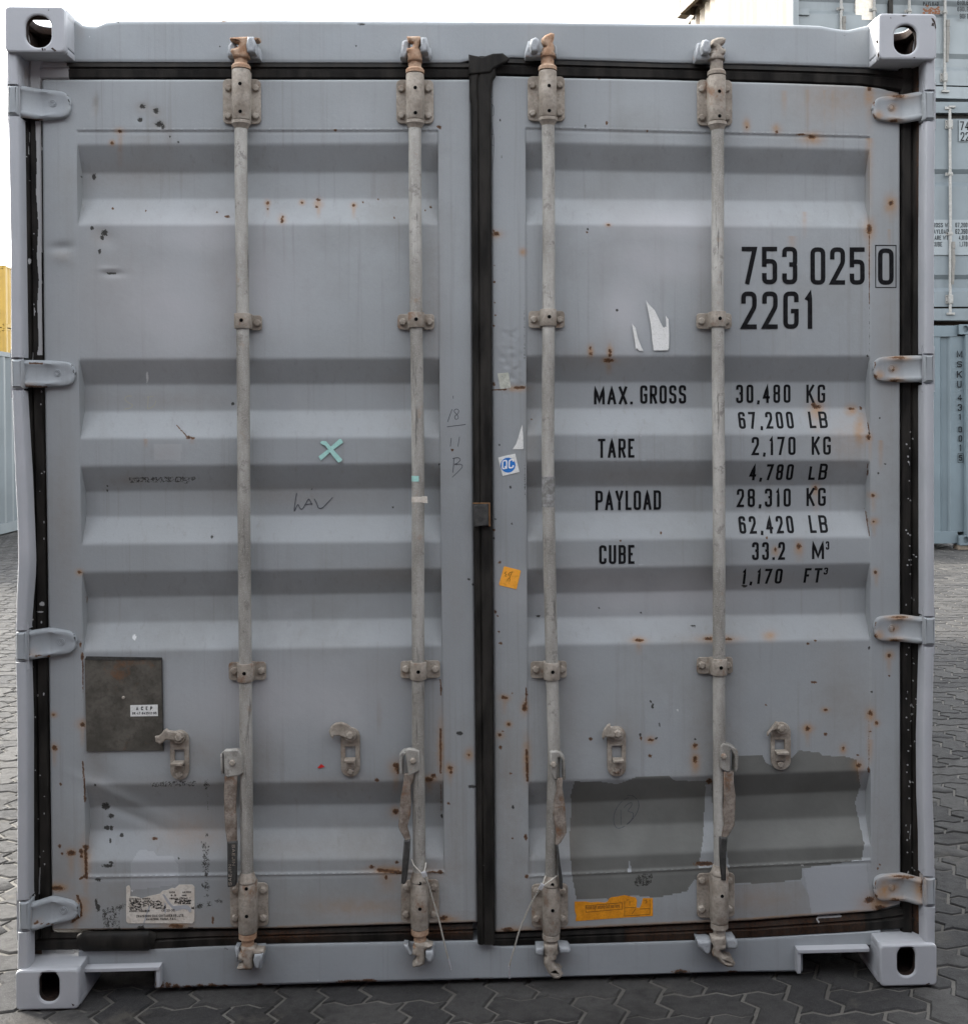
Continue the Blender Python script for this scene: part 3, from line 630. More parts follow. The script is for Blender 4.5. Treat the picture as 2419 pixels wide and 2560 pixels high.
def S_(*q): return q
left_items = [
 ('rust','b',[(300,328,6,5),(280,357,5,5),(839,325,7,3),(669,507,5,5),(669,522,2,3),(755,506,4,4),(796,499,8,4),(791,517,5,4),(884,513,5,5),(705,551,5,8),(707,541,3,3),(567,541,9,4),(542,530,4,3),(907,506,3,3),(945,498,3,3),(1098,318,7,6),
   (471,1094,8,5),(482,1096,6,4),(199,1431,6,5),(215,1500,5,12),(213,1535,3,25),(205,1640,4,14),(201,1612,3,10),(134,1787,5,4),(206,1812,7,7),(136,1870,7,9),(151,1961,4,5),(149,2116,5,6),(178,2133,12,9),(203,2129,7,7),(203,2142,6,4),(155,2134,4,4),
   (142,2221,22,7),(387,2097,9,5),(1130,1125,4,4),(1125,1920,8,6),(1127,1931,5,6),(1072,1949,15,7),(1083,1940,8,6),(990,1914,10,8),(996,1925,9,12),(989,2030,9,9),(929,2168,8,6),(965,2194,5,7),(992,2156,6,5),(1121,2009,5,4),(1102,1722,3,8),
   (440,2316,24,6),(532,2301,4,11),(1172,1888,5,4),(1107,2296,14,8),(1100,2180,8,6),(942,1950,7,5),(215,2118,9,8),(213,2190,5,6),(282,521,4,4),(364,526,3,3),(985,544,3,3),(1076,517,4,3),(1063,526,3,3)],1.0),
 ('rust','l',[(208,1640,206,1760,1.8),(207,1905,213,1990,3.0),(210,1990,222,2060,2.2),(214,2120,216,2195,5.0),(200,2198,215,2190,4),(1101,1823,1101,1932,3.2),(1100,1700,1102,1738,2.2),(1102,1960,1104,2030,1.6),(946,2176,1003,2182,6),(1070,2180,1104,2182,3.0),
   (441,1062,466,1090,1.8),(150,2338,400,2330,3),(700,2324,1195,2308,3.2),(193,2240,203,2265,4.5),(203,2265,203,2290,4),(203,2290,180,2305,4)],.95),
 ('halo','g',[(300,328,12,9),(280,357,8,8),(206,1811,15,14),(136,1870,11,12),(178,2133,15,12),(213,2150,14,50),(142,2219,32,12),(1125,1922,13,14),(1072,1949,22,12),(990,1920,18,20),(989,2030,14,14),(970,2176,50,12),(1101,1870,8,70),(200,2270,22,28),(440,2312,34,14),(669,507,8,8),(755,506,8,7),(796,508,11,13),(884,513,8,8),(705,548,9,12),(1115,2300,30,12),(1172,1888,12,16),(199,1431,9,8),(134,1787,10,8)],.8),
 ('halo','d',[(300,330,420,7),(420,2245,2322,16),(190,2300,2345,9),(480,1098,1112,6)],.5),
 ('black','b',[(356,266,8,7),(390,277,8,8),(351,299,7,7),(398,310,12,8),(408,318,6,5),(235,441,6,8),(204,443,3,4),(230,569,5,6),(262,582,8,9),(255,594,5,6),(249,628,5,7),(278,683,17,3),(582,1009,5,5),(530,1342,4,5),(425,341,3,3),(445,355,3,3),(268,1226,3,4),(269,1215,2,2),
   (264,2016,12,10),(278,2040,8,7),(267,2069,9,6),(279,2070,5,7),(304,2088,5,6),(276,2102,4,7),(354,2321,10,8),(291,2326,16,5),(476,2323,8,6),(1172,1448,5,4),(982,1268,3,3),(1182,1461,4,4),(1148,1834,9,6),(1180,1967,12,5),(446,2147,4,3),(245,2200,12,4),(270,2165,16,5),(278,2157,6,5),(245,2270,6,10),(240,2255,4,10),(1104,2040,3,6),(1098,1160,2,2),(238,1963,3,3)],1.0),
 ('black','b',[(516,1962,11,18),(514,2160,13,22),(512,2140,10,14),(516,2185,9,10),(515,2215,11,22),(505,2213,7,8),(516,2238,10,10),(500,2265,17,13),(522,2262,12,11),(548,2255,14,10),(508,2112,10,14),(516,2090,5,8),(300,2268,14,9),(315,2262,10,8)],.62),
 ('black','p',[[(253,2272),(299,2262),(300,2322),(258,2324)],[(375,1955),(493,1952),(490,1966),(378,1968)],[(506,2110),(523,2112),(523,2183),(508,2183)]],.50),
 ('black','p',[[(320,1191),(488,1190),(492,1200),(470,1208),(322,1207)]],.50),('black','l',[(519,1985,519,2090,1.6),(448,2285,449,2325,1.2)],.6),
 ('brown','g',[(300,2240,110,60),(900,2260,200,40),(740,2120,160,34),(1060,2240,90,70),(160,2180,40,120),(240,1860,30,200),(640,1900,60,110),(1090,1900,40,160),(500,1880,70,50),(840,1960,160,24)],.34),('brown','g',[(356,268,18,16),(390,281,18,18),(398,312,26,18),(235,441,16,16),(239,262,9,26),(255,590,34,26),(155,640,26,16),(948,1785,7,42),(600,2250,60,60),(440,2310,40,20),(330,1200,40,14)],.45),
 ('brown','g',[(410,1130,42,24)],.28),('pale_area','p',[[(384,1109),(454,1110),(452,1151),(385,1150)]],.45),('brown','g',[(300,700,120,160),(330,440,160,40),(560,700,60,200),(980,480,60,60),(1080,760,30,260),(420,1000,200,20),(700,1240,220,26),(1000,1440,120,26),(500,1960,240,20),(900,2120,200,50),(560,2290,160,26),(1000,2280,140,30),(1140,2100,30,200),(160,1300,30,200),(240,2260,60,40)],.30),('halo','d',[(178,2136,2200,8),(136,1876,1920,6),(206,1816,1870,6),(990,1924,1990,9),(1125,1926,1970,7),(970,2182,2240,26),(215,2130,2260,9),(364,1096,1120,5),(669,510,545,5),(884,516,550,5),(796,520,548,5),(1072,1953,1990,10)],.6),('halo','g',[(480,2080,90,50),(900,2270,130,22),(1060,2180,60,26)],.30),
 ('brown','d',[(360,340,470,40),(418,322,560,22),(330,470,560,60)],.22),
 ('brown','p',[[(130,2290),(1190,2278),(1190,2340),(130,2340)]],.22),
 ('halo','p',[[(130,2322),(700,2316),(1190,2300),(1190,2340),(130,2340)]],.45),
 ('pale_area','g',[(420,760,190,150),(500,590,200,60),(700,1750,260,90),(640,700,120,120)],.9),('brown','g',[(960,1690,80,60),(1010,1050,40,22),(1010,960,50,40),(640,640,60,80),(1140,1500,26,120)],.15),
 ('pale','b',[(368,944,4,24),(336,1593,7,10),(330,2228,4,3)],.95),('pale','l',[(746,2236,790,2202,1.6),(825,2200,818,2236,1.2),(885,2210,890,2260,1.5)],.36),
 ('fresh','p',[[(327,2156),(349,2122),(385,2129),(392,2141),(430,2139),(447,2165),(447,2208),(438,2214),(327,2228)]],.62),('olive','b',[(369,2058,3,2)],.5),
]
right_items = [
 ('rust','b',[(1497,195,4,5),(1516,307,4,6),(1617,327,3,3),(1866,318,4,4),(1941,330,5,4),(2028,342,13,5),(2000,336,18,3),(2172,222,7,9),(2242,224,9,9),(2172,572,8,15),(2226,507,8,8),(1240,584,11,7),(1233,575,3,3),(1467,580,3,4),(1520,562,6,3),(1475,870,4,5),(1476,884,6,5),(1524,878,5,8),(1524,888,6,5),(1521,901,15,6),(1234,960,5,6),
   (1235,705,4,4),(1235,663,3,3),(1236,756,3,3),(1238,788,3,3),(1234,814,4,4),(1235,1325,5,4),(1249,1406,5,5),(1238,1529,4,6),(1243,1540,3,3),(1247,1580,4,3),(1251,1608,5,4),(1596,1601,14,5),(1770,1597,14,5),(1822,1598,12,4),(2040,1017,13,6),(2033,1012,7,7),(2127,1022,11,3),(2151,1022,4,4),(2170,1093,7,8),(2038,1220,6,7),(2181,1239,5,5),(2183,1304,3,3),(2188,1431,5,5),
   (1996,1366,7,9),(1937,1374,4,7),(1916,1345,2,5),(2037,1602,5,3),(2019,1609,5,4),(2222,1639,6,6),(2175,1783,8,8),(2190,1808,5,6),(2176,1829,3,3),(2171,1926,4,9),(2033,1706,10,4),(1914,1763,3,3),(2063,1775,6,4),(2018,1822,7,7),(2063,1836,5,5),(2107,1871,4,6),(2146,1914,7,6),(2144,1888,4,3),(1737,1864,6,8),(1737,1899,6,10),(1772,1953,9,8),
   (1261,1745,10,4),(1256,1741,4,4),(1271,1811,6,5),(1249,1838,6,5),(1256,1828,4,3),(1251,1869,5,6),(1311,1769,7,14),(1316,1737,4,4),(1314,2093,5,10),(1316,2192,7,6),(1476,1848,6,5),(1626,1850,9,5),(1624,1890,6,5),(1276,1934,5,3),(1280,2096,3,3),(1280,1734,3,3),(1602,1846,3,6),(1269,2325,18,7),(2172,2250,14,10),(2200,2270,20,8),(1550,1352,3,3),(1652,1333,3,5),(2150,1018,3,3),(1760,2160,30,7),
   (1328,1048,3,3),(2222,1690,3,3),(2193,2172,4,4),(2045,2295,20,5),(2198,2162,3,3)],1.0),
 ('rust','l',[(1230,975,1265,973,3),(1287,969,1309,969,4.5),(2172,590,2172,760,1.6),(2168,1035,2172,1100,1.8),(2168,1160,2167,1210,1.4),(2160,1270,2172,1340,1.3),(1316,1876,1318,1952,4.2),(1315,1720,1316,1776,1.7),(2172,1800,2172,1924,1.4),(1240,2334,1880,2304,4.0),(1880,2304,2190,2281,4.0)],.95),
 ('halo','g',[(1866,312,9,16),(1941,322,11,12),(2028,345,26,16),(2172,240,13,30),(2172,575,14,28),(2226,512,16,24),(1240,586,16,10),(1307,629,9,10),(1520,562,8,5),(2040,1025,20,24),(2127,1026,16,14),(2170,1093,10,14),(2038,1225,10,16),(2181,1239,11,9),(2183,1304,13,10),(2188,1431,9,9),(1996,1372,11,18),(1937,1378,10,12),(2222,1639,12,12),(2175,1790,13,18),(2190,1808,9,9),(2018,1822,15,13),(2146,1914,15,16),(1737,1905,12,26),(1737,1868,9,9),
   (1261,1745,14,9),(1271,1811,9,8),(1249,1838,11,9),(1311,1769,10,20),(1316,1900,10,50),(1300,2330,60,12),(2190,2262,40,26),(2240,250,30,20),(1596,1601,20,9),(1795,1598,46,10),(1290,971,26,8),(1521,901,18,8),(1626,1850,13,9),(2148,1078,16,40),(1923,1590,16,12),(1476,878,8,16),(1524,880,8,18),(2107,1873,9,12),(2063,1775,10,7)],.85),
 ('halo','d',[(2172,230,345,11),(2018,225,335,7),(2081,225,335,7),(2172,590,720,8),(2040,1025,1090,14),(2038,1222,1290,9),(1996,1370,1410,9),(2150,1030,1080,9),(2226,512,560,7),(2222,573,615,4),(2172,1790,1900,9),(1980,590,640,10),(1737,1905,1940,8),(2174,1100,1160,6),(2010,530,600,6),(2060,225,335,5),(1960,225,300,8)],.42),
 ('halo','p',[[(1240,2326),(1880,2294),(2190,2270),(2190,2300),(1240,2340)]],.55),
 ('black','b',[(1469,573,2,3),(1542,776,4,4),(1497,1520,3,3),(1602,1532,3,3),(1345,1540,7,3),(2199,1045,3,3),(2194,1183,3,3),(2212,1160,3,3),(1248,1112,2,2),(1275,1218,4,4),(1238,1298,4,3),(1234,1345,3,3),(1280,1310,2,2),(1282,2018,4,6),(1737,1848,3,3),(1463,315,2,5),(2172,1083,3,3),(2172,1620,3,5),(2178,1730,2,2),(1860,1465,8,4),(1250,300,2,4),(1631,1766,4,8),(1626,1753,3,4),(1648,1812,2,6),(1640,1846,5,2),(1600,1838,3,5),(1733,1565,8,3),(2168,890,3,3)],1.0),
 ('black','l',[(2172,780,2172,885,1.2),(1311,760,1311,900,1.2),(1311,1150,1312,1240,1.2),(2172,700,2172,780,1.0),(1250,340,1257,440,.9),(1232,300,1230,240,.9)],.62),
 ('olive','p',[[(1435,1954),(1508,1955),(1541,1961),(1590,1943),(1670,1939),(1687,1952),(1760,1953),(1800,1950),(1843,1889),(1905,1888),(1914,1908),(1930,1915),(1978,1895),(1996,1876),(2049,1882),(2055,1890),(2107,1890),(2140,1899),(2150,1964),(2137,2008),(2146,2052),(2160,2110),(2154,2149),(2060,2165),(2005,2172),(2004,2198),(1920,2210),(1840,2208),(1760,2205),(1735,2200),(1715,2230),(1640,2245),(1590,2240),(1530,2248),(1440,2250),(1428,2180),(1422,2100),(1428,2010),(1425,1990)]],.78),
 ('olive','-',[[(1763,1962),(1778,1962),(1782,2080),(1812,2110),(1822,2170),(1745,2170),(1757,2100)],[(1568,2182),(1573,2150),(1578,2182)]],0),
 ('black','p',[[(1583,2205),(1592,2190),(1612,2183),(1632,2184),(1629,2205),(1618,2216),(1590,2219)]],.55),('black','b',[(1606,2201,22,14)],.58),
 ('fresh','p',[[(2008,2174),(2040,2165),(2165,2160),(2168,2200),(2182,2278),(2030,2292),(2020,2240)]],1.0),
 ('brown','p',[[(1836,2214),(2002,2202),(2022,2240),(2028,2290),(1836,2302)]],.30),('brown','g',[(1330,2290,90,50),(1500,2300,160,30),(1750,2285,100,26),(1250,1780,16,60),(1520,860,30,40),(2200,2120,30,90),(1730,1600,60,20),(1310,2160,30,60)],.25),
 
 ('pale_area','g',[(1640,650,150,60),(1560,760,60,120),(1700,560,200,60),(1600,1480,300,60)],.9),('halo','d',[(2172,345,560,9),(2174,1850,1920,8),(2200,1100,1180,6),(2184,1306,1345,5),(2182,1242,1285,6),(2190,1434,1470,5),(2222,1642,1690,6),(2018,1826,1870,6),(2146,1918,1960,7),(1261,1748,1790,6),(1521,905,940,8),(1596,1604,1640,8)],.6),('brown','g',[(1290,2240,60,90),(1270,2000,40,240),(1400,2080,50,120),(2210,2100,40,180),(1780,1820,60,120),(2120,1760,60,100),(1560,1840,40,60),(1480,2280,90,40)],.32),('brown','g',[(1480,900,120,30),(1600,1190,200,22),(1500,1450,200,22),(1900,1450,200,22),(1400,1800,60,160),(1760,700,26,240),(1330,1100,20,260),(2100,1750,60,160),(2110,240,80,40),(2220,900,26,300),(1280,2200,30,100)],.26),('halo','g',[(2080,250,90,60),(2120,1100,50,60),(1900,2250,90,30)],.22),('fresh','b',[(1609,1150,11,4),(1602,1412,12,4),(1601,1090,2,5),(1720,1790,3,3)],.62),('fresh','g',[(1600,1120,8,60)],.22),
 ('pale','b',[(1693,1776,2,5),(2004,2164,9,3)],.9),
]
rough_dents = []
rs = random.Random(11)
for _ in range(70):
    rough_dents.append((rs.uniform(1244,1304), rs.uniform(820,985), rs.uniform(3,8), rs.uniform(3,8), rs.uniform(-.0016,.0016), rs.uniform(0,3)))
DL = build_door(LEFT, left_items, 3, [(152,618,26,12,.009,-.1),(158,648,22,14,-.003,0),(262,590,34,22,.006,.6),(284,684,26,8,.005,0),(270,672,22,6,-.003,0),(300,1990,110,12,-.006,.42),(250,1945,60,40,.010,.5),(330,2040,90,12,.007,.40),(239,262,6,22,.003,.2),
   (356,266,7,7,.002,0),(390,277,7,7,.002,0),(398,312,10,7,.003,0),(351,299,6,6,.002,0),(900,2230,120,60,.003,0),(640,720,160,110,.004,0)], 'left leaf of the grey door, dirtier and without the big number')
DR = build_door(RIGHT, right_items, 14, [(1560,720,160,90,.004,0),(1700,1770,200,70,-.003,0)]+rough_dents, 'right leaf of the grey door, carrying the black number and weight table')

# ---- header, sill, posts
HT = [(150,44),(190,45),(198,52),(205,57),(222,59),(240,60),(262,50),(300,46),(700,45),(1000,47),(1180,48),(1500,52),(1700,54),(2000,57),(2050,59),(2090,67),(2120,70),(2150,63),(2170,58),(2215,58)]
HB = [(150,155),(185,154),(700,156),(1150,156),(1175,150),(1280,143),(1350,146),(1660,156),(1880,159),(2165,168),(2215,170)]
strip('door_header', M_FRAME, BOX, 'h', 160, 2200, 420, HT, HB, .075, [(0,.40),(0,.100),(.01,.090),(.03,.082),(.07,.0765),(.12,.075),(.94,.075),(.985,.077),(1,.081),(1.0,.13)],
      [('rust','b',[(262,52,24,4),(238,60,10,3),(215,56,6,3)],1.0),('brown','g',[(200,75,12,30),(640,100,26,30)],.3),('rust','b',[(1760,48,5,2),(560,52,8,2)],.9),('black','b',[(295,56,4,3),(551,116,3,3),(905,60,12,2),(890,114,3,3),(2110,87,3,3)],.95),
       ('pale','b',[(224,91,2,2),(367,94,2,2),(483,84,2,2)],.8),('brown','g',[(628,120,22,26),(1062,118,20,26),(1362,120,22,24),(1788,125,22,24)],.3)], .0018, 'grey door header with dipped ends beside the corner castings', sub=2, seed=21)
ST = [(150,2378),(220,2376),(500,2367),(700,2360),(1195,2352),(1250,2366),(1660,2354),(1880,2346),(2160,2330),(2240,2320)]
SB = [(150,2473),(390,2473),(500,2470),(900,2458),(1200,2450),(1500,2442),(1800,2433),(1995,2431),(2215,2431)]
def sill():
    # face pieces around the two fork pockets
    A = dict(ST); prof = [(0,.14),(0,.080),(.03,.076),(.08,.075),(.95,.075),(1,.079),(1,.20)]
    it = [('rust','b',[(400,2462,14,14),(420,2464,9,9),(440,2467,12,8),(470,2468,14,5),(500,2466,12,7),(530,2464,16,6),(560,2466,14,4),(650,2463,10,6),(880,2455,50,6),(920,2453,26,6),(1190,2450,20,4),(1700,2430,24,7),(1830,2430,16,4)],.95),
          ('black','b',[(400,2462,12,10),(500,2467,40,4),(900,2456,60,4),(562,2372,4,4),(568,2374,3,3),(1700,2431,18,5)],.75),('brown','g',[(610,2420,40,30),(1040,2410,40,26),(1400,2400,30,26),(1800,2380,30,26)],.3),('pale','b',[(1519,2445,3,3),(794,2451,3,2)],.9)]
    strip('door_sill', M_FRAME, BOX, 'h', 387, 2006, 330, ST, SB, .075, prof, it, .0012, 'grey door sill between the fork pockets, rust chipped along its lower edge', sub=2, seed=31)
    strip('sill_end', M_FRAME, BOX, 'h', 196, 387, 30, ST, [(150,2414),(390,2410)], .075, [(0,.14),(0,.080),(.1,.075),(1,.075),(1,.2)], [], .0006, sub=2)
    strip('sill_end', M_FRAME, BOX, 'h', 2006, 2200, 30, ST, [(1990,2365),(2210,2363)], .075, [(0,.14),(0,.080),(.1,.075),(1,.075),(1,.2)], [], .0006, sub=2)
    for (a, b, vt, vb, side) in ((212, 400, 2409, 2427, 1), (1992, 2172, 2365, 2380, -1)):
        mb = MB(); P, Q = U(a, vb, .052), U(b, vb, .052); zt = U(a, vt, .075).z
        boxm(mb, P.x, Q.x, .048, .30, P.z-.004, P.z+.006, .002)
        e = Q.x if side > 0 else P.x
        zb = U(a, 2472 if side > 0 else 2433, .055).z
        boxm(mb, e-.010 if side > 0 else e, e if side > 0 else e+.010, .050, .30, zb, P.z-.005, .002)
        o = e+.18*(-1 if side > 0 else 1)
        mb.build('fork_pocket_lip', M_FRAME, BOX)
sill()
def post(side):
    if side == 'L':
        O = [(120,14),(300,18),(600,24),(895,25),(980,28),(1100,32),(1200,36),(1300,41),(1400,43),(1500,39),(1570,38),(1660,37),(1800,40),(2000,41),(2230,40),(2335,42),(2430,41)]
        I = [(120,42),(300,46),(600,50),(880,54),(980,53),(1100,60),(1200,66),(1300,70),(1400,74),(1440,73),(1500,68),(1570,63),(1660,64),(1800,68),(2000,68),(2230,68),(2335,70),(2430,70)]
        segs = [(127,209),(290,893),(976,1576),(1657,2251),(2333,2424)]; lab = 'left corner post of the grey container, bowed inward at mid height'
    else:
        O = [(120,2339),(225,2339),(310,2339),(600,2337),(960,2336),(1520,2337),(1640,2336),(1850,2332),(2000,2333),(2090,2337),(2370,2339)]
        I = [(120,2312),(225,2313),(310,2313),(600,2311),(960,2311),(1520,2312),(1640,2311),(1850,2305),(2000,2306),(2090,2310),(2370,2313)]
        segs = [(146,223),(303,883),(961,1540),(1618,2191),(2270,2362)]; lab = 'right corner post of the grey container'
    sg = 1 if side == 'L' else -1; Vs = []; mb = MB()
    for s0, s1 in segs:
        n = max(4, int((s1-s0)/14)); base = len(mb.v)
        prof = [(0,.30),(0,.020),(.10,.013),(.22,.011),(.80,.011),(.92,.013),(1,.018),(1.02,.049),(1.02,.056)]
        rows = []
        for k in range(n+1):
            v = s0+(s1-s0)*k/n; P = U(np.interp(v,[q[0] for q in O],[q[1] for q in O]), v, .012); Q = U(np.interp(v,[q[0] for q in I],[q[1] for q in I]), v, .012)
            z = P.z if k not in (0,) else P.z
            rows.append([(P.x+(Q.x-P.x)*f, y, z) for f, y in prof])
        m_ = len(prof); V = [p for r in rows for p in r]
        F = [(i*m_+j, (i+1)*m_+j, (i+1)*m_+j+1, i*m_+j+1) for i in range(n) for j in range(m_-1)]
        if sg < 0: F = [tuple(reversed(f)) for f in F]
        F.append(tuple(range(m_)) if sg > 0 else tuple(reversed(range(m_)))); e = n*m_
        F.append(tuple(e+j for j in reversed(range(m_))) if sg > 0 else tuple(e+j for j in range(m_)))
        mb.add(V, F)
    for (s0, s1), (s2, s3) in zip(segs[:-1], segs[1:]):
        uo = (np.interp(s1,[q[0] for q in O],[q[1] for q in O])); P = U(uo, s1, .022); Q = U(uo, s2, .022); e = .035*sg
        xa, xb_ = sorted((P.x+.001*sg, P.x+e)); mb.add([(xa, .022, P.z+.02), (xb_, .022, P.z+.02), (xb_, .022, Q.z-.02), (xa, .022, Q.z-.02)], [(0,3,2,1)])
    # recessed strip behind the hinge gaps
    u0, u1 = (30, 48) if side == 'L' else (2310, 2330)
    P, Q = U(u0 if side == 'L' else u0, 200, .045), U(u1, 200, .045)
    mb.add([(P.x+(.012 if side=='L' else 0), .06, 2.45), (Q.x, .06, 2.45), (Q.x, .06, .1), (P.x+(.012 if side=='L' else 0), .06, .1)], [(0,3,2,1)])
    mb.build('corner_post', [M_FRAME], BOX, 40, lab)
    # rusty inner jamb between post and gasket
    mb = MB(); x = U(95 if side == 'L' else 2270, 1200, .1).x
    a, b = (U(46, 1200, .012).x-.004, x) if side == 'L' else (x, U(2311, 1200, .012).x+.004)
    mb.add([(a, .094, 2.47), (b, .094, 2.47), (b, .094, .1), (a, .094, .1)], [(0,3,2,1)])
    mb.build('door_jamb', [simple_mat('rusty_jamb_'+('near' if side=='L' else 'far'), (.045,.032,.024), (.10,.062,.038), .85, 0, 16, .5, .4)], BOX)
post('L'); post('R')

# ---- corner castings
def casting(rect, hole, corner):
    (u0, v0, u1, v1) = rect; A = U(u0, v1, 0); B = U(u1, v0, 0); x0, x1, z0, z1 = A.x, B.x, A.z, B.z
    if corner[0] == 'B': z0 = max(z0, ZG+.001)
    T = .026; D = .178; mb = MB(); ha = U(hole[0], hole[3], 0); hb = U(hole[2], hole[1], 0); hx0, hx1, hz0, hz1 = ha.x, hb.x, ha.z, hb.z
    left = corner[1] == 'L'
    prism(mb, rrect(x0, z0, x1, z1, .012), 0, T, XZ, .005, [rrect(hx0, hz0, hx1, hz1, (hx1-hx0)*.46, 6)])
    top = corner[0] == 'T'; xo, xi = (x0, x1) if left else (x1, x0)
    # upper / lower plate with twistlock hole, and plain opposite plate
    hole2 = rrect(x0+.035, .04, x1-.035, D-.03, .03, 6)
    def plate(z, th, h): prism(mb, [(x0+.001, T-.004), (x1-.001, T-.004), (x1-.001, D), (x0+.001, D)], z, z+th, lambda a, b, t: (a, b, t), .004, h)
    if top: plate(z1-.024, .0235, [hole2]); plate(z0+.0005, .018, [])
    else: plate(z0+.0005, .022, [hole2] if False else []); plate(z1-.022, .0215, [])
    hs = rrect(.055, z0+.028, .13, z1-.026, .028, 6)
    def side(x, th, h): prism(mb, [(T-.004, z0+.02), (D, z0+.02), (D, z1-.02), (T-.004, z1-.02)], x, x+th, lambda a, b, t: (t, a, b), .004, h)
    hs_ = [hs] if top else []
    if left: side(x0+.0008, .018, hs_); side(x1-.0188, .018, [])
    else: side(x1-.0188, .018, hs_); side(x0+.0008, .018, [])
    boxm(mb, x0+.004, x1-.004, D, D+.012, z0+.003, z1-.003)
    # faces looking into the cavity are bare rusty steel
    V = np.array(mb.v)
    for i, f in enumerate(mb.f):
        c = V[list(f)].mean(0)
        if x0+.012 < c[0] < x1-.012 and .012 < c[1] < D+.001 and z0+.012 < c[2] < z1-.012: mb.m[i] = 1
    lab = {'TL': 'top left corner casting', 'TR': 'top right corner casting with chipped edge', 'BL': 'bottom left corner casting', 'BR': 'bottom right corner casting'}[corner]
    o = mb.build('corner_casting', [M_FRAME, M_RUST], BOX, 40, lab)
casting((12,15,161,129), (64,37,127,117), 'TL'); casting((2196,33,2341,147), (2235,61,2292,134), 'TR')
casting((39,2424,196,2531), (97,2430,147,2507), 'BL'); casting((2200,2361,2342,2468), (2243,2368,2288,2442), 'BR')

M_CHIP = simple_mat('exposed_dark_primer', (.03,.024,.02), (.06,.04,.03), .85, 0, 120, .3)
cc = lambda P, ox, oy, s: [(ox+a/s, oy+b/s) for a, b in P]
for P in (cc([(1650,108),(1662,112),(1674,132),(1680,172),(1674,176),(1668,142),(1656,124)],1660,0,2.472), cc([(1655,138),(1668,142),(1664,160),(1650,156)],1660,0,2.472), cc([(1466,95),(1480,100),(1500,94),(1478,90)],1660,0,2.472),
          cc([(1318,335),(1324,318),(1328,340),(1322,362)],1660,0,2.472), cc([(1535,352),(1552,349),(1548,357)],1660,0,2.472), cc([(1310,250),(1318,244),(1322,262),(1314,268)],1660,0,2.472), cc([(276,322),(288,318),(292,334),(282,338)],0,0,2.68), cc([(340,322),(352,316),(378,336),(366,342)],0,0,2.68), cc([(296,324),(302,322),(306,332),(298,336)],0,0,2.68),
          cc([(322,62),(328,62),(328,68),(322,68)],0,0,2.68), cc([(478,1098),(492,1104),(500,1108),(488,1116)],0,2100,2.68), cc([(1395,105),(1404,108),(1400,113)],1660,0,2.472), cc([(1575,915),(1600,905),(1608,912),(1582,922)],1760,2140,2.847)):
    mb = MB(); pxprism(mb, P, -.0006, .0012, .0002); mb.build('paint_chip', M_CHIP, BOX)

# ---- body behind the door end
def corr_side(mb, x, y0, y1, z0, z1, depth, sgn, pitch=.278, mi=0):
    pts = []; y = y0
    while y < y1-pitch:
        pts += [(y, 0), (y+.07, 0), (y+.07+.068, depth), (y+.21, depth)]; y += pitch
    pts += [(y, 0), (y1, 0)]
    V = [(x+sgn*d, yy, z) for yy, d in pts for z in (z0, z1)]
    mb.add(V, [(2*i, 2*i+1, 2*i+3, 2*i+2) if sgn < 0 else (2*i, 2*i+2, 2*i+3, 2*i+1) for i in range(len(pts)-1)], mi)
mb = MB(); corr_side(mb, .008, .30, 5.9, .16, 2.50, .036, 1); mb.build('side_wall', M_FRAME, BOX)
mb = MB(); corr_side(mb, 2.430, .30, 5.9, .16, 2.50, .036, -1); mb.build('side_wall', M_FRAME, BOX)
for x in (.004, 2.374):
    for z0, z1 in ((2.50, 2.565), (.03, .16)): mb = MB(); boxm(mb, x, x+.06, .182, 6.05, z0, z1); mb.build('side_rail', M_FRAME, BOX)
mb = MB(); boxm(mb, .06, 2.378, .31, 6.05, 2.545, 2.555); mb.build('roof', M_FRAME, BOX)
mb = MB(); boxm(mb, .06, 2.378, .20, 6.05, .14, .17); mb.build('floor', M_FRAME, BOX)
mb = MB(); boxm(mb, .04, 2.40, 6.03, 6.06, .03, 2.56); mb.build('end_wall', M_FRAME, BOX)
mb = MB(); boxm(mb, .05, 2.39, .155, .165, .10, 2.48); mb.build('inner_lining', M_FRAME, BOX)
for k in range(14): mb = MB(); boxm(mb, .07, 2.37, .45+k*.40, .50+k*.40, .035, .139); mb.build('cross_member', M_RUST, BOX)

# ---- rubber gaskets
gp = [(0,.088),(.06,.079),(.30,.075),(.36,.080),(.42,.080),(.48,.074),(.88,.076),(.95,.080),(1,.088)]
gpl = [(0,.050),(.12,.056),(.30,.070),(.36,.078),(.42,.078),(.48,.072),(.88,.075),(.95,.079),(1,.088)]
gpr = [(1-f, y) for f, y in gpl][::-1]
def gas(name, axis, a0, a1, n, A, B, parent, it=None, lab=None, prof=gp, wav=.0008): return strip('door_gasket', M_RUB, parent, axis, a0, a1, n, A, B, .078, prof, it or [], wav, lab, sub=2)
gas('', 'h', 100, 1176, 200, [(60,150),(185,153),(1180,155)], [(60,198),(1180,197.5)], DL, [('brown','g',[(600,180,30,30),(1060,180,30,30)],.5),('pale','p',[[(90,140),(160,146),(172,170),(176,199),(90,199)]],1.0)])
gas('', 'h', 1225, 2290, 200, [(1200,141),(1280,143),(1350,146),(1660,156),(1880,160),(2165,169),(2300,176)], [(1200,186),(1240,187.5),(1400,193.5),(1660,198.5),(1990,207.5),(2150,213.5),(2200,220),(2240,226),(2300,233)], DR, [('brown','g',[(1360,170,40,30),(1790,185,40,30)],.5)])
gl = [(130,50),(222,56),(400,58),(700,65),(1000,65),(1300,75),(1700,75),(2150,80),(2340,84)]; gr = [(130,112),(197,104),(222,103),(800,108.5),(1000,111.5),(1400,117.5),(1700,121.5),(2340,129.5)]
rs = random.Random(5)
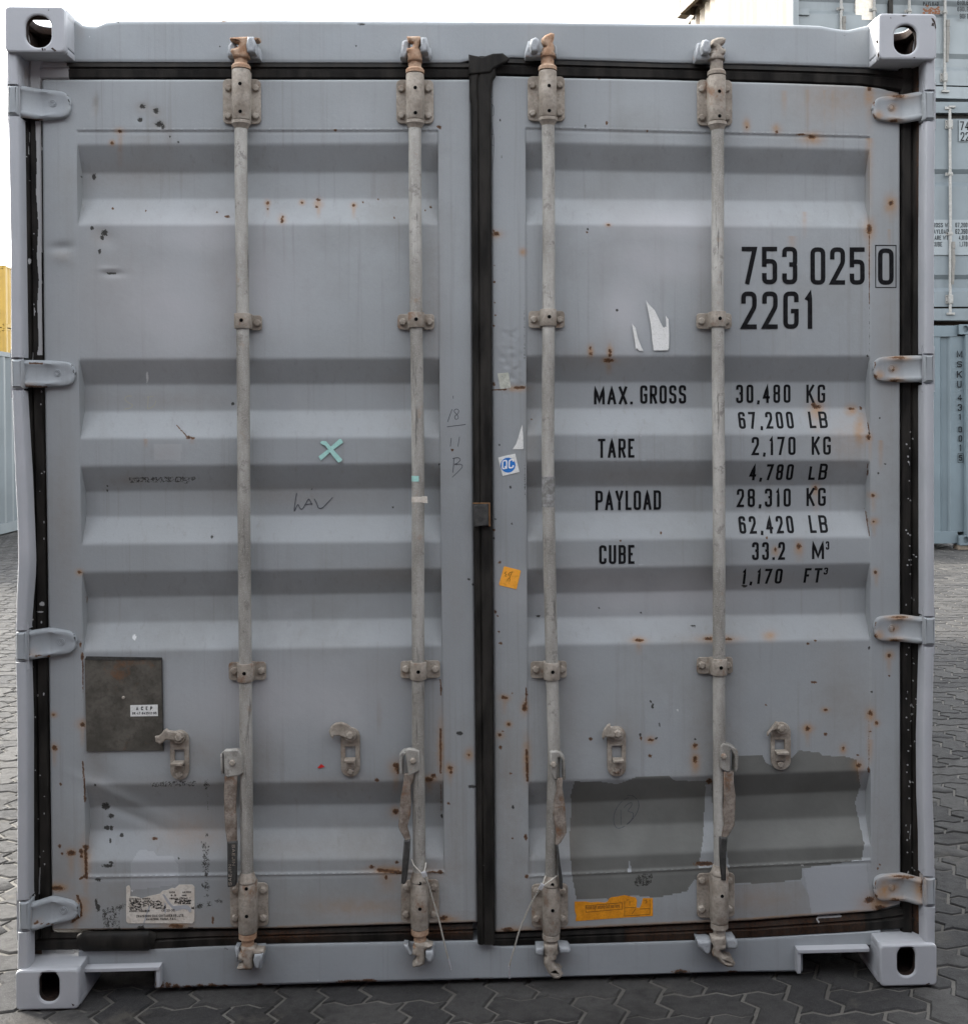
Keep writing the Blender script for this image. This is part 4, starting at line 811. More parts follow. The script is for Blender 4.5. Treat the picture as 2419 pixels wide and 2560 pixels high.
sp = [(rs.uniform(66,112), rs.uniform(300,2240), 1.6, rs.uniform(2,6)) for _ in range(60)]
gas('', 'v', 132, 2345, 500, gl, gr, DL, [('pale','b',sp,.85),('pale','l',[(74,332,72,385,1.8),(86,768,86,790,1.5),(83,880,82,900,1.5),(100,2170,98,2235,2.2)],.95),('pale','p',[[(45,130),(120,130),(120,222),(60,224),(45,180)],
     [(88,300),(104,300),(106,890),(92,890),(97,860),(93,760),(97,700),(92,640),(96,560),(90,480),(92,400)]],1.0),('pale','b',[(74,652,6,10),(78,1512,2,2),(105,1510,10,7),(100,1530,14,3)],.9),('brown','g',[(60,2280,60,40)],.8),('rust','g',[(60,1820,6,260),(62,2160,6,160),(58,1540,8,40)],.75)], prof=gpl)
grl = [(130,2248),(320,2250),(1600,2251),(2330,2252)]; grr = [(130,2300),(320,2295),(1000,2294),(1600,2294),(2150,2296),(2330,2298)]
sp = [(rs.gauss(2274,7), rs.uniform(1080,2200), 1.3, rs.uniform(1.3,2.6)) for _ in range(70)]
gas('', 'v', 160, 2345, 500, grl, grr, DR, [('pale','b',sp,.95),('pale','l',[(2276,2060,2273,2100,1.2)],.8),('brown','g',[(2270,2260,60,60)],.9),('rust','g',[(2300,400,8,160),(2302,1960,8,220),(2300,240,14,60),(2296,2290,14,40)],.8)], prof=gpr)
gas('', 'h', 80, 1182, 220, [(60,2329),(129,2328.5),(400,2330),(700,2323.5),(1195,2308.5)], [(60,2380),(200,2378),(330,2381),(380,2382),(500,2370),(700,2362),(1195,2352)], DL, [('brown','p',[[(40,2300),(1200,2290),(1200,2400),(40,2400)]],.8),('rust','g',[(700,2340,120,14),(1100,2330,90,14)],.5),('pale','b',[(353,2344,2.4,3)],1)])
mb = MB(); tube(mb, [U(202,2355,.078), U(210,2354,.072), U(300,2353,.070), U(372,2352,.071), U(382,2352,.078)], [.022,.0265,.0262,.0268,.022], 20, flat=.55)
mb.build('gasket_patch_sleeve', M_RUB, DL)
gas('', 'h', 1232, 2300, 220, [(1236,2334.5),(1880,2304.5),(2190,2280.5),(2300,2262)], [(1236,2368),(1660,2356),(1880,2348),(2160,2332),(2300,2322)], DR, [('brown','p',[[(1230,2260),(2310,2240),(2310,2400),(1230,2400)]],.7),('rust','p',[[(1560,2290),(2160,2270),(2160,2345),(1560,2360)]],.3),('pale','l',[(2045,2293,2100,2290,4.5),(2042,2297,2046,2307,3)],1)])
# centre overlap strip: a broad lip lying over both leaves
cp = [(0,.073),(.03,.060),(.10,.055),(.30,.0535),(.36,.057),(.42,.0535),(.9,.0545),(.97,.058),(1,.074)]
strip('centre_overlap_gasket', M_RUB, DR, 'v', 140, 2362, 460, [(130,1171),(190,1172),(235,1173),(260,1177),(1200,1182),(1700,1187),(2362,1193)], [(130,1240),(186,1240),(200,1231),(230,1227),(1200,1231),(2362,1237)], .056, cp,
      [('pale','b',[(1208,2166,2,2)],.9),('brown','g',[(1200,1240,40,20),(1200,2300,60,40)],.6)], .0016, sub=2, seed=9)
mb = MB(); pxprism(mb, [(1171,134),(1205,141),(1232,132),(1257,131),(1274,145),(1268,152),(1236,168),(1225,180),(1172,184)], .050, .066, .004); mb.build('gasket_corner_flap', M_RUB, DR)
mb = MB(); pxprism(mb, [(1183,1262),(1220,1260),(1221,1314),(1184,1317)], .040, .056, .003); mb.build('centre_seal_block', M_GRIP, DR)
mb = MB(); pxprism(mb, [(1181,1257),(1225,1257),(1226,1316),(1221.5,1316),(1220.5,1259.5),(1181,1260)], .046, .053, .001); mb.build('brown_tape_edge', [simple_mat('brown_tape', (.22,.12,.05), (.16,.085,.04), .7)], DR)
# ================================================================== locking gear
YB = .042; RB = .0168
def bolt_mesh():
    mb = MB(); seg = 12; prof = [(.0,.0),(.0095,.0),(.0095,-.0015),(.0085,-.0065),(.0065,-.0085),(0.0,-.009)]
    V = []; F = []
    for i, (r, y) in enumerate(prof):
        for k in range(seg):
            a = 2*math.pi*k/seg; rr = r*(1+.05*math.cos(6*a)) ; V.append((rr*math.cos(a), y, rr*math.sin(a)))
    for i in range(len(prof)-1):
        for k in range(seg): F.append((i*seg+k, i*seg+(k+1) % seg, (i+1)*seg+(k+1) % seg, (i+1)*seg+k))
    mb.add(V, F); o = mb.build('bolt', M_BRKT, None, 30, local=True); me = o.data; bpy.data.objects.remove(o); return me
BOLT = bolt_mesh()
def bolt(parent, u, v, y, s=1.0):
    p = U(u, v, y-.004); o = inst(BOLT, 'bolt', parent, (p.x, y, p.z)); o.scale = (s, s, s); o.rotation_euler = (0, rs.uniform(0, 1), 0)
def halfpipe(mb, xc, yc, r, z0, z1, yback, seg=14, flare=0, mi=0):
    """sleeve wrapped round the bar: half cylinder to the front with straight cheeks back to the plate"""
    prof = [(-r, yback)]+[(-r*math.cos(math.pi*k/seg), yc-r*math.sin(math.pi*k/seg)) for k in range(seg+1)]+[(r, yback)]
    V = []; n = len(prof)
    zs = [z0, z0+.002, z1-.002, z1]; ss = [.96, 1, 1, .96]
    for z, s in zip(zs, ss): V += [(xc+a*s, yc+(y-yc)*s if y < yback-1e-6 else y, z) for a, y in prof]
    F = [(i*n+j, i*n+j+1, (i+1)*n+j+1, (i+1)*n+j) for i in range(3) for j in range(n-1)]
    F += [tuple(reversed(range(n))), tuple(3*n+j for j in range(n))]
    mb.add(V, F, mi)
def disc(mb, x, y, z, r, mi=0, seg=12):
    V = [(x+r*math.cos(2*math.pi*k/seg), y, z+r*math.sin(2*math.pi*k/seg)) for k in range(seg)]; mb.add(V, [tuple(range(seg))], mi)
def ring(mb, xc, yc, prof, seg=24, mi=0):   # lathe round a vertical axis, prof=(r,z)
    V = []; F = []; n = len(prof)
    for r, z in prof: V += [(xc+r*math.cos(2*math.pi*k/seg), yc+r*math.sin(2*math.pi*k/seg), z) for k in range(seg)]
    for i in range(n-1):
        for k in range(seg): F.append((i*seg+k, (i+1)*seg+k, (i+1)*seg+(k+1) % seg, i*seg+(k+1) % seg))
    F.append(tuple(range(seg))); F.append(tuple((n-1)*seg+k for k in reversed(range(seg)))); mb.add(V, F, mi)

#        bar axis traced top to bottom;  plates (u0,u1,v0,v1);  sleeve v0,v1
BARS = [
 dict(p=DL, ax=[(128,602.5),(430,603),(1000,608),(1600,613),(2000,615.5),(2210,618),(2400,620)], top=(558,652,198,310,175,300,173), c1=None, c2=(572,665,1654,1701), bot=(576,670.5,2206,2317,2206,2330), side='L'),
 dict(p=DL, ax=[(128,1037),(430,1037.5),(800,1040),(1200,1045),(1640,1045.5),(1900,1045),(2150,1047.5),(2400,1050)], top=(991,1083.5,200,309,185,299,184), c1=(994,1085.5,785,824), c2=(1001,1100,1651,1696), bot=(1003,1097,2198,2308,2204,2320), side='L'),
 dict(p=DR, ax=[(128,1368),(430,1371),(800,1370.5),(1150,1369.5),(1450,1374),(1720,1380),(1870,1384.5),(2150,1378.5),(2400,1377)], top=(1319,1411,191,303,178,292,175), c1=(1321,1411,777,820), c2=(1326,1416,1652,1696), bot=(1328.5,1419,2208,2319,2214,2332), side='R'),
 dict(p=DR, ax=[(128,1790),(400,1793.5),(800,1794),(1200,1796),(1750,1797),(2150,1799),(2400,1797)], top=(1742,1829,200,314,190,303,187), c1=(1740,1828,783,822), c2=(1741,1831,1642,1685), bot=(1741.5,1835,2181,2295,2187,2305), side='R'),
]
def axis(b, v): return np.interp(v, [q[0] for q in b['ax']], [q[1] for q in b['ax']])
def hardware(i, b):
    D = b['p']
    # tube
    mb = MB(); v0, v1 = b['top'][4]+10, b['bot'][5]-10
    vs = list(np.linspace(v0, v1, 60)); wob = random.Random(40+i)
    ph = wob.uniform(0, 6)
    pts = [U(axis(b, v)+.5*math.sin(v/170+ph), v, YB) for v in vs]; tube(mb, pts, RB, 22)
    mb.build('locking_bar', M_STEEL, D, label=['first bar from the left, bowed', 'second bar with tape scraps', 'third bar, bent near the handle', 'fourth bar on the right'][i])
    # end rods with flared collars
    mb = MB(); T = b['top']
    pt = U(axis(b, 130), 130, YB); zt = [U(axis(b, v), v, YB).z for v in (T[4]-2, T[4]-10, T[4]-14, 146, 140, 134, 128, 120)]
    ring(mb, U(axis(b, 160), 160, YB).x, YB, [(.0245, zt[0]), (.0245, zt[1]), (.021, zt[2]), (.0172, zt[2]+.002), (.0168, zt[3]), (.0195, zt[4]), (.0198, zt[5]), (.0155, zt[6]), (.0135, zt[7])])
    mb.build('bar_end', M_CAMR if i != 3 else M_BRKT, D); mb = MB()
    B = b['bot']; z = [U(0, v, YB).z for v in (B[5]+2, B[5]+14, B[5]+17, B[5]+38, B[5]+46, B[5]+54, B[5]+60)]
    z = [U(axis(b, v), v, YB).z for v in (B[5]+2, B[5]+14, B[5]+17, B[5]+38, B[5]+46, B[5]+54, B[5]+60)]
    xb = U(axis(b, B[5]+30), B[5]+30, YB).x
    ring(mb, xb, YB, [(.0235, z[0]), (.0235, z[1]), (.0165, z[2]), (.0165, z[3]), (.0195, z[4]), (.0185, z[5]), (.013, z[6])])
    mb.build('bar_end', M_CAMR if i in (0, 1) else M_BRKT, D); mb = MB()
    z = [U(axis(b, v), v, YB).z for v in (B[4]-26, B[4]-10, B[4]-8, B[4]-2)]
    ring(mb, U(axis(b, B[4]), B[4], YB).x, YB, [(.0175, z[0]), (.0225, z[1]), (.024, z[2]), (.024, z[3])])
    mb.build('bar_collar', M_BRKT, D); mb = MB()
    z = [U(axis(b, v), v, YB).z for v in (T[5]+2, T[5]+10, T[5]+14, T[5]+22)]
    ring(mb, U(axis(b, T[5]), T[5], YB).x, YB, [(.0245, z[0]), (.0245, z[1]), (.021, z[2]), (.0172, z[3])])
    mb.build('bar_collar', M_BRKT, D)
    # bearing brackets, top and bottom
    for nm, (u0, u1, va, vb, sa, sb) in (('t', T[:6]), ('b', B)):
        mb = MB(); A = U(u0, vb, .068); Q = U(u1, va, .068)
        prism(mb, rrect(A.x, A.z, Q.x, Q.z, .013), .064, .0705, XZ, .002)
        P0 = U(axis(b, sa), sa, YB); P1 = U(axis(b, sb), sb, YB); xc = (P0.x+P1.x)/2
        halfpipe(mb, xc, YB, .0235, P1.z, P0.z, .0645)
        for hv in ((sa+.24*(sb-sa)), (sa+.80*(sb-sa))): disc(mb, xc+.002, YB-.0238, U(0, hv, .02).z, .0048, 1)
        mb.build('bar_bracket', [M_BRKT, M_HOLE], D)
        for uu_ in (u0+12, u1-13):
            for vv_ in (va+21, vb-21): bolt(D, uu_, vv_, .064)
    # guide straps
    for c, kind in ((b['c1'], 1), (b['c2'], 2)):
        one = c is None
        if one: c = (575, 655, 788, 826)
        mb = MB(); u0, u1, va, vb = c; A = U(u0, vb, .068); Q = U(u1, va, .068); vm = (va+vb)/2; xc = U(axis(b, vm), vm, YB).x
        x0 = xc-.0215 if one else A.x
        if one: prism(mb, rrect(xc+.010, A.z, Q.x, Q.z, .008), .0655, .0705, XZ, .0015)
        else: prism(mb, rrect(A.x, A.z, Q.x, Q.z, .009), .0655, .0705, XZ, .0015)
        halfpipe(mb, xc, YB, .0218, A.z+.003, Q.z+.002, .066)
        disc(mb, xc+.001, YB-.0222, (A.z+Q.z)/2+.003, .005, 1)
        mb.build('bar_guide_strap', [M_BRKT, M_HOLE], D)
        if not one: bolt(D, u0+13, vm, .0655, 1.05)
        bolt(D, u1-12, vm, .0655, 1.05)
for i, b in enumerate(BARS): hardware(i, b)

def rel(dx, pts): return [(u+dx, v) for u, v in pts]
# ---- cams and keepers on the header (traced shapes)
def c1(P, ox, oy, s=2.68): return [(ox+a/s, oy+b/s) for a, b in P]
CAM1 = c1([(1535,245),(1590,241),(1650,238),(1700,246),(1735,246),(1733,262),(1700,270),(1662,268),(1655,300),(1661,330),(1664,378),(1560,378),(1552,352),(1540,340),(1545,320),(1590,312),(1597,285),(1570,272),(1538,262)], 0, 0)
KP1 = [c1([(1655,240),(1697,240),(1716,300),(1708,347),(1652,345),(1646,290)], 0, 0), c1([(1526,300),(1548,276),(1580,290),(1590,330),(1560,378),(1522,372)], 0, 0), c1([(1700,290),(1735,310),(1745,345),(1742,392),(1660,378),(1665,340)], 0, 0)]
CAM2 = c1([(1222,130),(1310,128),(1322,150),(1312,175),(1300,205),(1318,235),(1326,292),(1228,292),(1240,240),(1222,228),(1225,208),(1262,205),(1268,170),(1232,160)], 560, 40)
KP2 = [c1([(1315,137),(1355,137),(1371,185),(1366,238),(1318,236)], 560, 40), c1([(1192,165),(1215,152),(1245,165),(1240,235),(1215,282),(1178,272)], 560, 40), c1([(1360,190),(1385,210),(1392,260),(1375,282),(1320,270)], 560, 40)]
CAM3 = c1([(465,148),(490,122),(530,104),(552,112),(550,140),(540,165),(548,190),(552,215),(545,235),(560,262),(462,262),(478,230),(490,205),(500,195),(478,180)], 1180, 40)
KP3 = [c1([(395,150),(425,136),(447,150),(452,185),(440,232),(395,235),(384,190)], 1180, 40), c1([(375,160),(400,160),(440,240),(470,238),(468,270),(355,272),(352,235)], 1180, 40), c1([(545,180),(565,195),(572,240),(568,272),(545,262)], 1180, 40)]
CAM4 = c1([(298,240),(330,226),(365,222),(384,232),(378,256),(350,272),(362,290),(385,300),(380,322),(360,330),(375,358),(280,358),(300,325),(322,305),(318,285),(296,272)], 1660, 0, 2.472)
KP4 = [c1([(238,245),(262,237),(285,248),(288,290),(280,325),(238,326),(228,290)], 1660, 0, 2.472), c1([(205,262),(232,255),(240,330),(290,335),(290,368),(195,370),(188,330)], 1660, 0, 2.472), c1([(360,285),(380,288),(386,320),(380,368),(355,350)], 1660, 0, 2.472)]
CAM1B = c1([(1608,725),(1705,725),(1712,742),(1762,745),(1768,765),(1740,778),(1700,778),(1688,800),(1694,860),(1680,878),(1610,880),(1582,872),(1590,856),(1625,845),(1622,820),(1592,808),(1594,780),(1620,765)], 0, 2100)
KP1B = [c1([(1702,770),(1762,765),(1752,810),(1742,872),(1706,868),(1694,815)], 0, 2100), c1([(1570,728),(1600,728),(1608,770),(1590,830),(1578,800)], 0, 2100), c1([(1712,725),(1770,722),(1775,745),(1766,790),(1748,868),(1735,860),(1740,780),(1712,775)], 0, 2100)]
CAM2B = c1([(1432,590),(1520,590),(1528,600),(1558,605),(1550,622),(1505,632),(1500,650),(1508,690),(1500,735),(1470,750),(1425,755),(1420,738),(1445,705),(1450,680),(1420,668),(1424,640),(1445,625)], 500, 2140)
KP2B = [c1([(1510,645),(1560,640),(1566,675),(1555,722),(1522,718),(1508,680)], 500, 2140), c1([(1362,602),(1392,606),(1412,650),(1428,655),(1422,678),(1396,675),(1380,640)], 500, 2140), c1([(1520,600),(1568,605),(1572,660),(1560,715),(1552,650),(1520,640)], 500, 2140)]
FOOT3 = c1([(482,600),(575,600),(572,640),(555,665),(565,690),(560,705),(545,712),(548,735),(600,785),(604,815),(580,832),(545,830),(512,795),(482,735),(485,700),(500,680),(498,655),(482,640)], 1180, 2140)
EYE3 = c1([(548,787),(560,780),(580,781),(588,788),(578,796),(558,796)], 1180, 2140)
KP3B = [c1([(428,620),(482,620),(482,672),(430,675),(424,650)], 1180, 2140), c1([(580,612),(645,618),(660,640),(650,662),(582,660)], 1180, 2140)]
FOOT4 = c1([(1602,550),(1695,550),(1696,580),(1678,600),(1702,612),(1698,632),(1668,640),(1665,655),(1690,680),(1750,705),(1766,730),(1750,752),(1710,752),(1665,725),(1640,690),(1615,680),(1612,650),(1622,620),(1604,585)], 1180, 2140)
EYE4 = c1([(1698,705),(1712,699),(1732,703),(1736,711),(1722,718),(1702,714)], 1180, 2140)
KP4B = [c1([(1505,568),(1530,575),(1585,572),(1605,580),(1603,640),(1590,665),(1562,668),(1535,630),(1512,615)], 1180, 2140), c1([(1700,560),(1760,556),(1780,585),(1782,612),(1765,632),(1705,625),(1698,590)], 1180, 2140)]
EYEK = c1([(1712,570),(1728,565),(1746,570),(1740,578),(1722,580)], 1180, 2140)
for CM, KP, D, hole in ((CAM1,KP1,DL,None),(CAM2,KP2,DL,None),(CAM3,KP3,DR,None),(CAM4,KP4,DR,None),(CAM1B,KP1B,DL,None),(CAM2B,KP2B,DL,None),(FOOT3,KP3B,DR,EYE3),(FOOT4,KP4B,DR,EYE4)):
    mb = MB(); pxprism(mb, CM, .020, .056, .0065, [hole] if hole else [])
    mb.build('locking_cam', M_CAMR if CM in (CAM1,CAM2,CAM3) else M_BRKT, D, 50)
    for j, K in enumerate(KP):
        y0 = (.016, .038, .046)[j] if len(KP) == 3 else .030
        mb = MB(); pxprism(mb, K, y0, .0745+.004, .006); mb.build('cam_keeper', M_KEEP, BOX, 50)

# ---- hinges
def hinge(D, side, kv0, kv1, ku0, ku1, ub, v0, v1, slope, rusty, lab=None):
    """knuckle kv0..kv1 x ku0..ku1 (front edge of post); blade reaches ub between v0 and v1"""
    mb = MB(); A = U(ku0, kv1-2, .012); B = U(ku1, kv0+2, .012)
    prism(mb, rrect(A.x, A.z, B.x, B.z, .004), .010, .055, XZ, .006)
    xb = U(ub, v0, .062).x; s = 1 if side == 'L' else -1; xk = A.x+.012 if side == 'L' else B.x-.012
    xe = B.x if side == 'L' else A.x
    ztop, zbot = U(ub, v0, .062).z, U(ub, v1, .062).z; h = ztop-zbot
    def yat(x): t = min(1, max(0, abs(x-xe)/.045)); t = t*t*(3-2*t); return .028+(.0585-.028)*t
    xs = [xk+(xb-xk)*k/14 for k in range(15)]
    V = []; NX = 34; cs = 0
    for k in range(NX):
        t = k/(NX-1); x = xk+(xb-xk)*t; e = max(0, (abs(x-xk)-(abs(xb-xk)-.026))/.026); rnd = .024*(1-math.sqrt(max(0, 1-min(1, e)**2.2)))
        tp = max(0, t-.45)/.55; zt = ztop-slope*.085*tp-rnd+.002*math.sin(t*3.1); zb = zbot+slope*.085*tp+rnd; y = yat(x)+.008*min(1, e)**6; rg = .0042*(1-min(1, max(0, t-.55)/.2))
        sec = [(zb, y+.013), (zb, y+.004), (zb+.0015, y+.001), (zb+.004, y-rg*.4), (zb+.009, y-rg), (zb+.014, y-rg*.5), (zb+.018, y+.0008), ((zt+zb)/2, y+.0006), (zt-.018, y+.0008), (zt-.014, y-rg*.5), (zt-.009, y-rg), (zt-.004, y-rg*.4), (zt-.0015, y+.001), (zt, y+.004), (zt, y+.013)]
        cs = len(sec); V += [(x, yy, zz) for zz, yy in sec]
    F = [(i*cs+j, (i+1)*cs+j, (i+1)*cs+j+1, i*cs+j+1) for i in range(NX-1) for j in range(cs-1)]
    F.append(tuple((NX-1)*cs+j for j in range(cs)))
    if s < 0: F = [tuple(reversed(f)) for f in F]
    mb.add(V, F)
    # cast roundel
    x0 = xe+s*.072; z0 = (ztop+zbot)/2+.003
    for r in (.0088, .005):
        tube(mb, [Vector((x0+r*math.cos(t), .0585, z0+r*math.sin(t))) for t in np.linspace(0, 2*math.pi, 15)], .0009, 5, caps=False)
    if rusty: tube(mb, [Vector((x0, .0590, z0)), Vector((x0, .0572, z0))], .0052, 10)
    o = mb.build('hinge', M_HINGE_R if rusty == 2 else (M_HINGE_S if rusty else M_HINGE), D, 45, lab)
    V = np.array(mb.v); it = []
    um = (ku0+ub)/2; vm = (v0+v1)/2
    if side == 'L':
        it = [('rust','l',[(ku1+2, v1-3, um+10, v1-1, 2.5)],.9), ('black','b',[(ub-6, v0+12, 3, 5), (ub-4, v0+26, 2, 5)],.9), ('halo','g',[(ku1+14, v1-6, 18, 5)],.5)]
        if 800 < v0 < 1000: it.append(('rust','l',[(ku1+18, v0+5, ku1+50, v0+6, 3)],.95))
    else:
        it = [('rust','b',[(um, v0+3, 26, 4), (um-12, v1-4, 14, 5), (ub+5, v1-14, 5, 8), (ub+3, v0+20, 3, 8)],.95), ('halo','g',[(um, v0+4, 34, 8), (um-10, v1-6, 24, 8), (ub+14, v1-18, 12, 12), (ub+50, vm, 12, 12)],.85), ('rust','b',[(ub+49, vm, 4, 4)],.9 if 800 < v0 < 2000 else .6)]
        if v0 > 2000: it += [('halo','g',[(ub+26, vm+8, 16, 26), (2300, vm, 16, 34)],1.0), ('brown','g',[(2240, vm, 60, 30)],.4), ('rust','b',[(2306, vm-6, 8, 30), (2270, v0+6, 26, 5)],.85)]
    paint(o.data, V, it)
M_HINGE = M_HINGE_S = M_HINGE_R = M_FRAME
hinge(DL,'L',211,288,19,44,176,224,300,.10,0,'top left hinge'); hinge(DL,'L',896,973,28,56,187,902,968,.06,0); hinge(DL,'L',1578,1655,40,66,191,1571,1642,.14,0); hinge(DL,'L',2253,2330,47,73,198,2243,2312,.20,0,'lowest left hinge ringed with rust')
hinge(DR,'R',225,301,2309,2336,2181,237,306,.10,1,'top right hinge with rusty edges'); hinge(DR,'R',885,958,2310,2334,2183,891,956,.05,1); hinge(DR,'R',1542,1616,2310,2337,2184,1540,1606,.05,1); hinge(DR,'R',2193,2268,2311,2337,2184,2188,2255,.04,2,'lowest right hinge, heavily rusted')

# ---- swing handles on the bars
def q_(P, ox, oy, s=3.411): return c1(P, ox, oy, s)
H1hub = q_([(1397,945),(1410,935),(1510,928),(1534,945),(1560,985),(1565,1130),(1530,1155),(1425,1170),(1402,1140)], 150, 1600)
H1arm = q_([(1405,1160),(1515,1150),(1508,1240),(1500,1400),(1505,1560),(1508,1725),(1425,1728),(1408,1600),(1400,1440),(1398,1280)], 150, 1600)
H2hub = q_([(1060,600),(1100,582),(1150,590),(1190,600),(1192,770),(1150,795),(1090,815),(1085,740),(1072,660)], 700, 1700)
H2hook = q_([(1018,640),(1045,610),(1085,600),(1110,625),(1060,635),(1050,660),(1050,800),(1015,795)], 700, 1700)
H2arm = q_([(1058,800),(1140,790),(1135,860),(1112,900),(1118,1050),(1112,1150),(1085,1250),(1112,1350),(1100,1372),(1070,1368),(1020,1285),(1008,1245),(1018,1120),(1028,1000),(1048,900)], 700, 1700)
H3hub = q_([(492,610),(545,600),(580,618),(560,660),(555,852),(520,840),(500,790),(488,700)], 1230, 1700)
H3hook = q_([(550,605),(585,618),(618,668),(626,845),(600,845),(598,680),(570,650),(556,660)], 1230, 1700)
H3arm = q_([(545,840),(600,835),(598,920),(618,1040),(628,1180),(634,1300),(585,1385),(555,1412),(532,1400),(545,1300),(525,1200),(515,1150),(530,1000),(552,930)], 1230, 1700)
H4hub = q_([(340,560),(365,537),(440,570),(425,600),(430,780),(400,788),(350,765),(330,740)], 1700, 1700)
H4hook = q_([(370,537),(440,562),(480,590),(490,640),(486,745),(470,778),(455,775),(458,640),(430,592)], 1700, 1700)
H4arm = q_([(368,780),(452,778),(455,880),(470,980),(462,1240),(410,1325),(375,1352),(350,1330),(375,1220),(362,1130),(372,1000)], 1700, 1700)
GRIPS = [((1522,0),(1590,0),(1585,292),(1575,312),(1528,318)), None, None, None]
G1 = c1([(1521,12),(1590,10),(1586,292),(1574,312),(1526,318)], 0, 2100)
G2 = q_([(1056,1372),(1112,1360),(1104,1500),(1080,1715),(1062,1742),(1032,1738),(1042,1560)], 700, 1700)
G3 = q_([(542,1410),(562,1405),(580,1560),(600,1700),(602,1782),(578,1785),(560,1620)], 1230, 1700)
G4 = q_([(334,1340),(402,1345),(392,1500),(388,1712),(345,1708),(335,1500)], 1700, 1700)
for i, (hub, hook, arm, grip, riv) in enumerate(((H1hub, q_([(1370,975),(1390,958),(1396,1140),(1380,1138)],150,1600), H1arm, G1, (581,1907)), (H2hub, H2hook, H2arm, G2, (1032,1902)), (H3hub, H3hook, H3arm, G3, (1382.5,1911)), (H4hub, H4hook, H4arm, G4, (1808,1891)))):
    D = BARS[i]['p']
    mb = MB(); pxprism(mb, hub, .019, .036, .004, ref=.025); pxprism(mb, hook, .020, .058, .003, ref=.03); mb.build('handle_hub', M_STEEL, D, 45)
    p = U(riv[0], riv[1], .019); o = inst(BOLT, 'bolt', D, (p.x, .0190, p.z)); o.scale = (.85, .85, .85)
    mb = MB(); pxprism(mb, arm, .021, .032, .0026, ref=.025); 
    mb.build('handle', M_ARM, D, 45)
    mb = MB(); pxprism(mb, grip, .016, .030, .004, ref=.02)
    if i in (0, 3, 1, 2):
        # raised maker's lettering down the grip
        gu = [q[0] for q in grip]; gv = [q[1] for q in grip]
        v0, v1 = min(gv)+6, max(gv)-6; uL, uR = (min(gu), max(gu))
        if i == 0:
            for (ua, ub_, va, vb) in ((580, 588, 2112, 2164), (571, 579, 2162, 2214)):
                P = U(ua, va, .016); Q = U(ub_, vb, .016); L = P.z-Q.z; Hh = Q.x-P.x
                if ua > 575: mf = lambda a, b, l, P=P, Q=Q: (P.x+b, .0155-l, P.z-a)
                else: mf = lambda a, b, l, P=P, Q=Q: (Q.x-b, .0155-l, Q.z+a)
                text(mb, 'SAEJIN', L, Hh, .0012, mf if ua < 575 else (lambda a, b, l, P=P: (P.x+b, .0155-l, P.z-a)), .7, .2, mi=1)
    mb.build('handle_grip', [M_GRIP, M_BRKT], D, 45)

# ---- handle catches
def catch(D, plate, win, ledge, b1, b2, arm, up, lab=None):
    mb = MB(); u0, v0, u1, v1 = plate; A = U(u0, v1, .066); B = U(u1, v0, .066); W0, W1 = U(win[0], win[3], .064), U(win[2], win[1], .064)
    r = (B.x-A.x)/2-.001; prism(mb, rrect(A.x, A.z, B.x, B.z, r, 6), .0655, .0735, XZ, .0015, [[(W0.x, W0.z), (W1.x, W0.z), (W1.x, W1.z), (W0.x, W1.z)]])
    P, Q = U(ledge[0], ledge[3], .045), U(ledge[2], ledge[1], .045); prism(mb, rrect(P.x, Q.z-.007, Q.x, Q.z, .0018), .036, .068, XZ, .0015)
    P2 = U(ledge[0], ledge[3]+14, .06); boxm(mb, P.x+.003, Q.x-.003, .058, .066, P2.z, Q.z-.004, .002)
    mb.build('handle_catch_plate', M_BRKT, D, 40, lab)
    mb = MB(); pxprism(mb, arm, .050, .0615, .004); c = U(b1[0], b1[1], .055)
    V = [(c.x+.0165*math.cos(2*math.pi*k/20), c.z+.0165*math.sin(2*math.pi*k/20)) for k in range(20)]; prism(mb, V, .052, .0640, XZ, .002)
    mb.build('handle_catch_latch', M_BRKT, D, 45)
    bolt(D, b1[0], b1[1], .052, 1.15); bolt(D, b2[0], b2[1], .0655, .95)
catch(DL, (425.6,1826,471.6,1950), (436,1875,460,1917), (428,1907,457,1917), (447,1844), (447.5,1937), q_([(805,825),(835,820),(862,800),(880,775),(905,758),(925,775),(1000,785),(1030,800),(1020,870),(960,862),(905,855),(880,875),(850,898),(812,872)],150,1600), 0)
catch(DL, (852,1819,899,1943), (863,1867,888,1907), (861,1899,888,1909), (875,1839), (876.5,1929.5), q_([(415,440),(430,400),(470,370),(520,362),(570,380),(620,420),(620,500),(560,505),(500,480),(465,480),(445,510),(425,480)],700,1700), 0)
catch(DR, (1518,1816,1564,1942), (1529.5,1865,1554,1905), (1532,1899,1559,1910), (1544,1835), (1541,1927), q_([(940,460),(955,420),(985,385),(1005,375),(1015,400),(1070,410),(1090,440),(1080,500),(1030,500),(990,495),(965,490),(950,515),(935,490)],1230,1700), 0)
catch(DR, (1927,1805.5,1976,1926), (1937,1850,1961,1882), (1940,1879,1970,1889), (1953.6,1821), (1950.6,1911.6), q_([(742,455),(765,425),(795,390),(815,360),(830,360),(840,375),(880,380),(890,430),(850,450),(815,430),(785,440),(765,460),(755,485),(742,480)],1700,1700), 0)

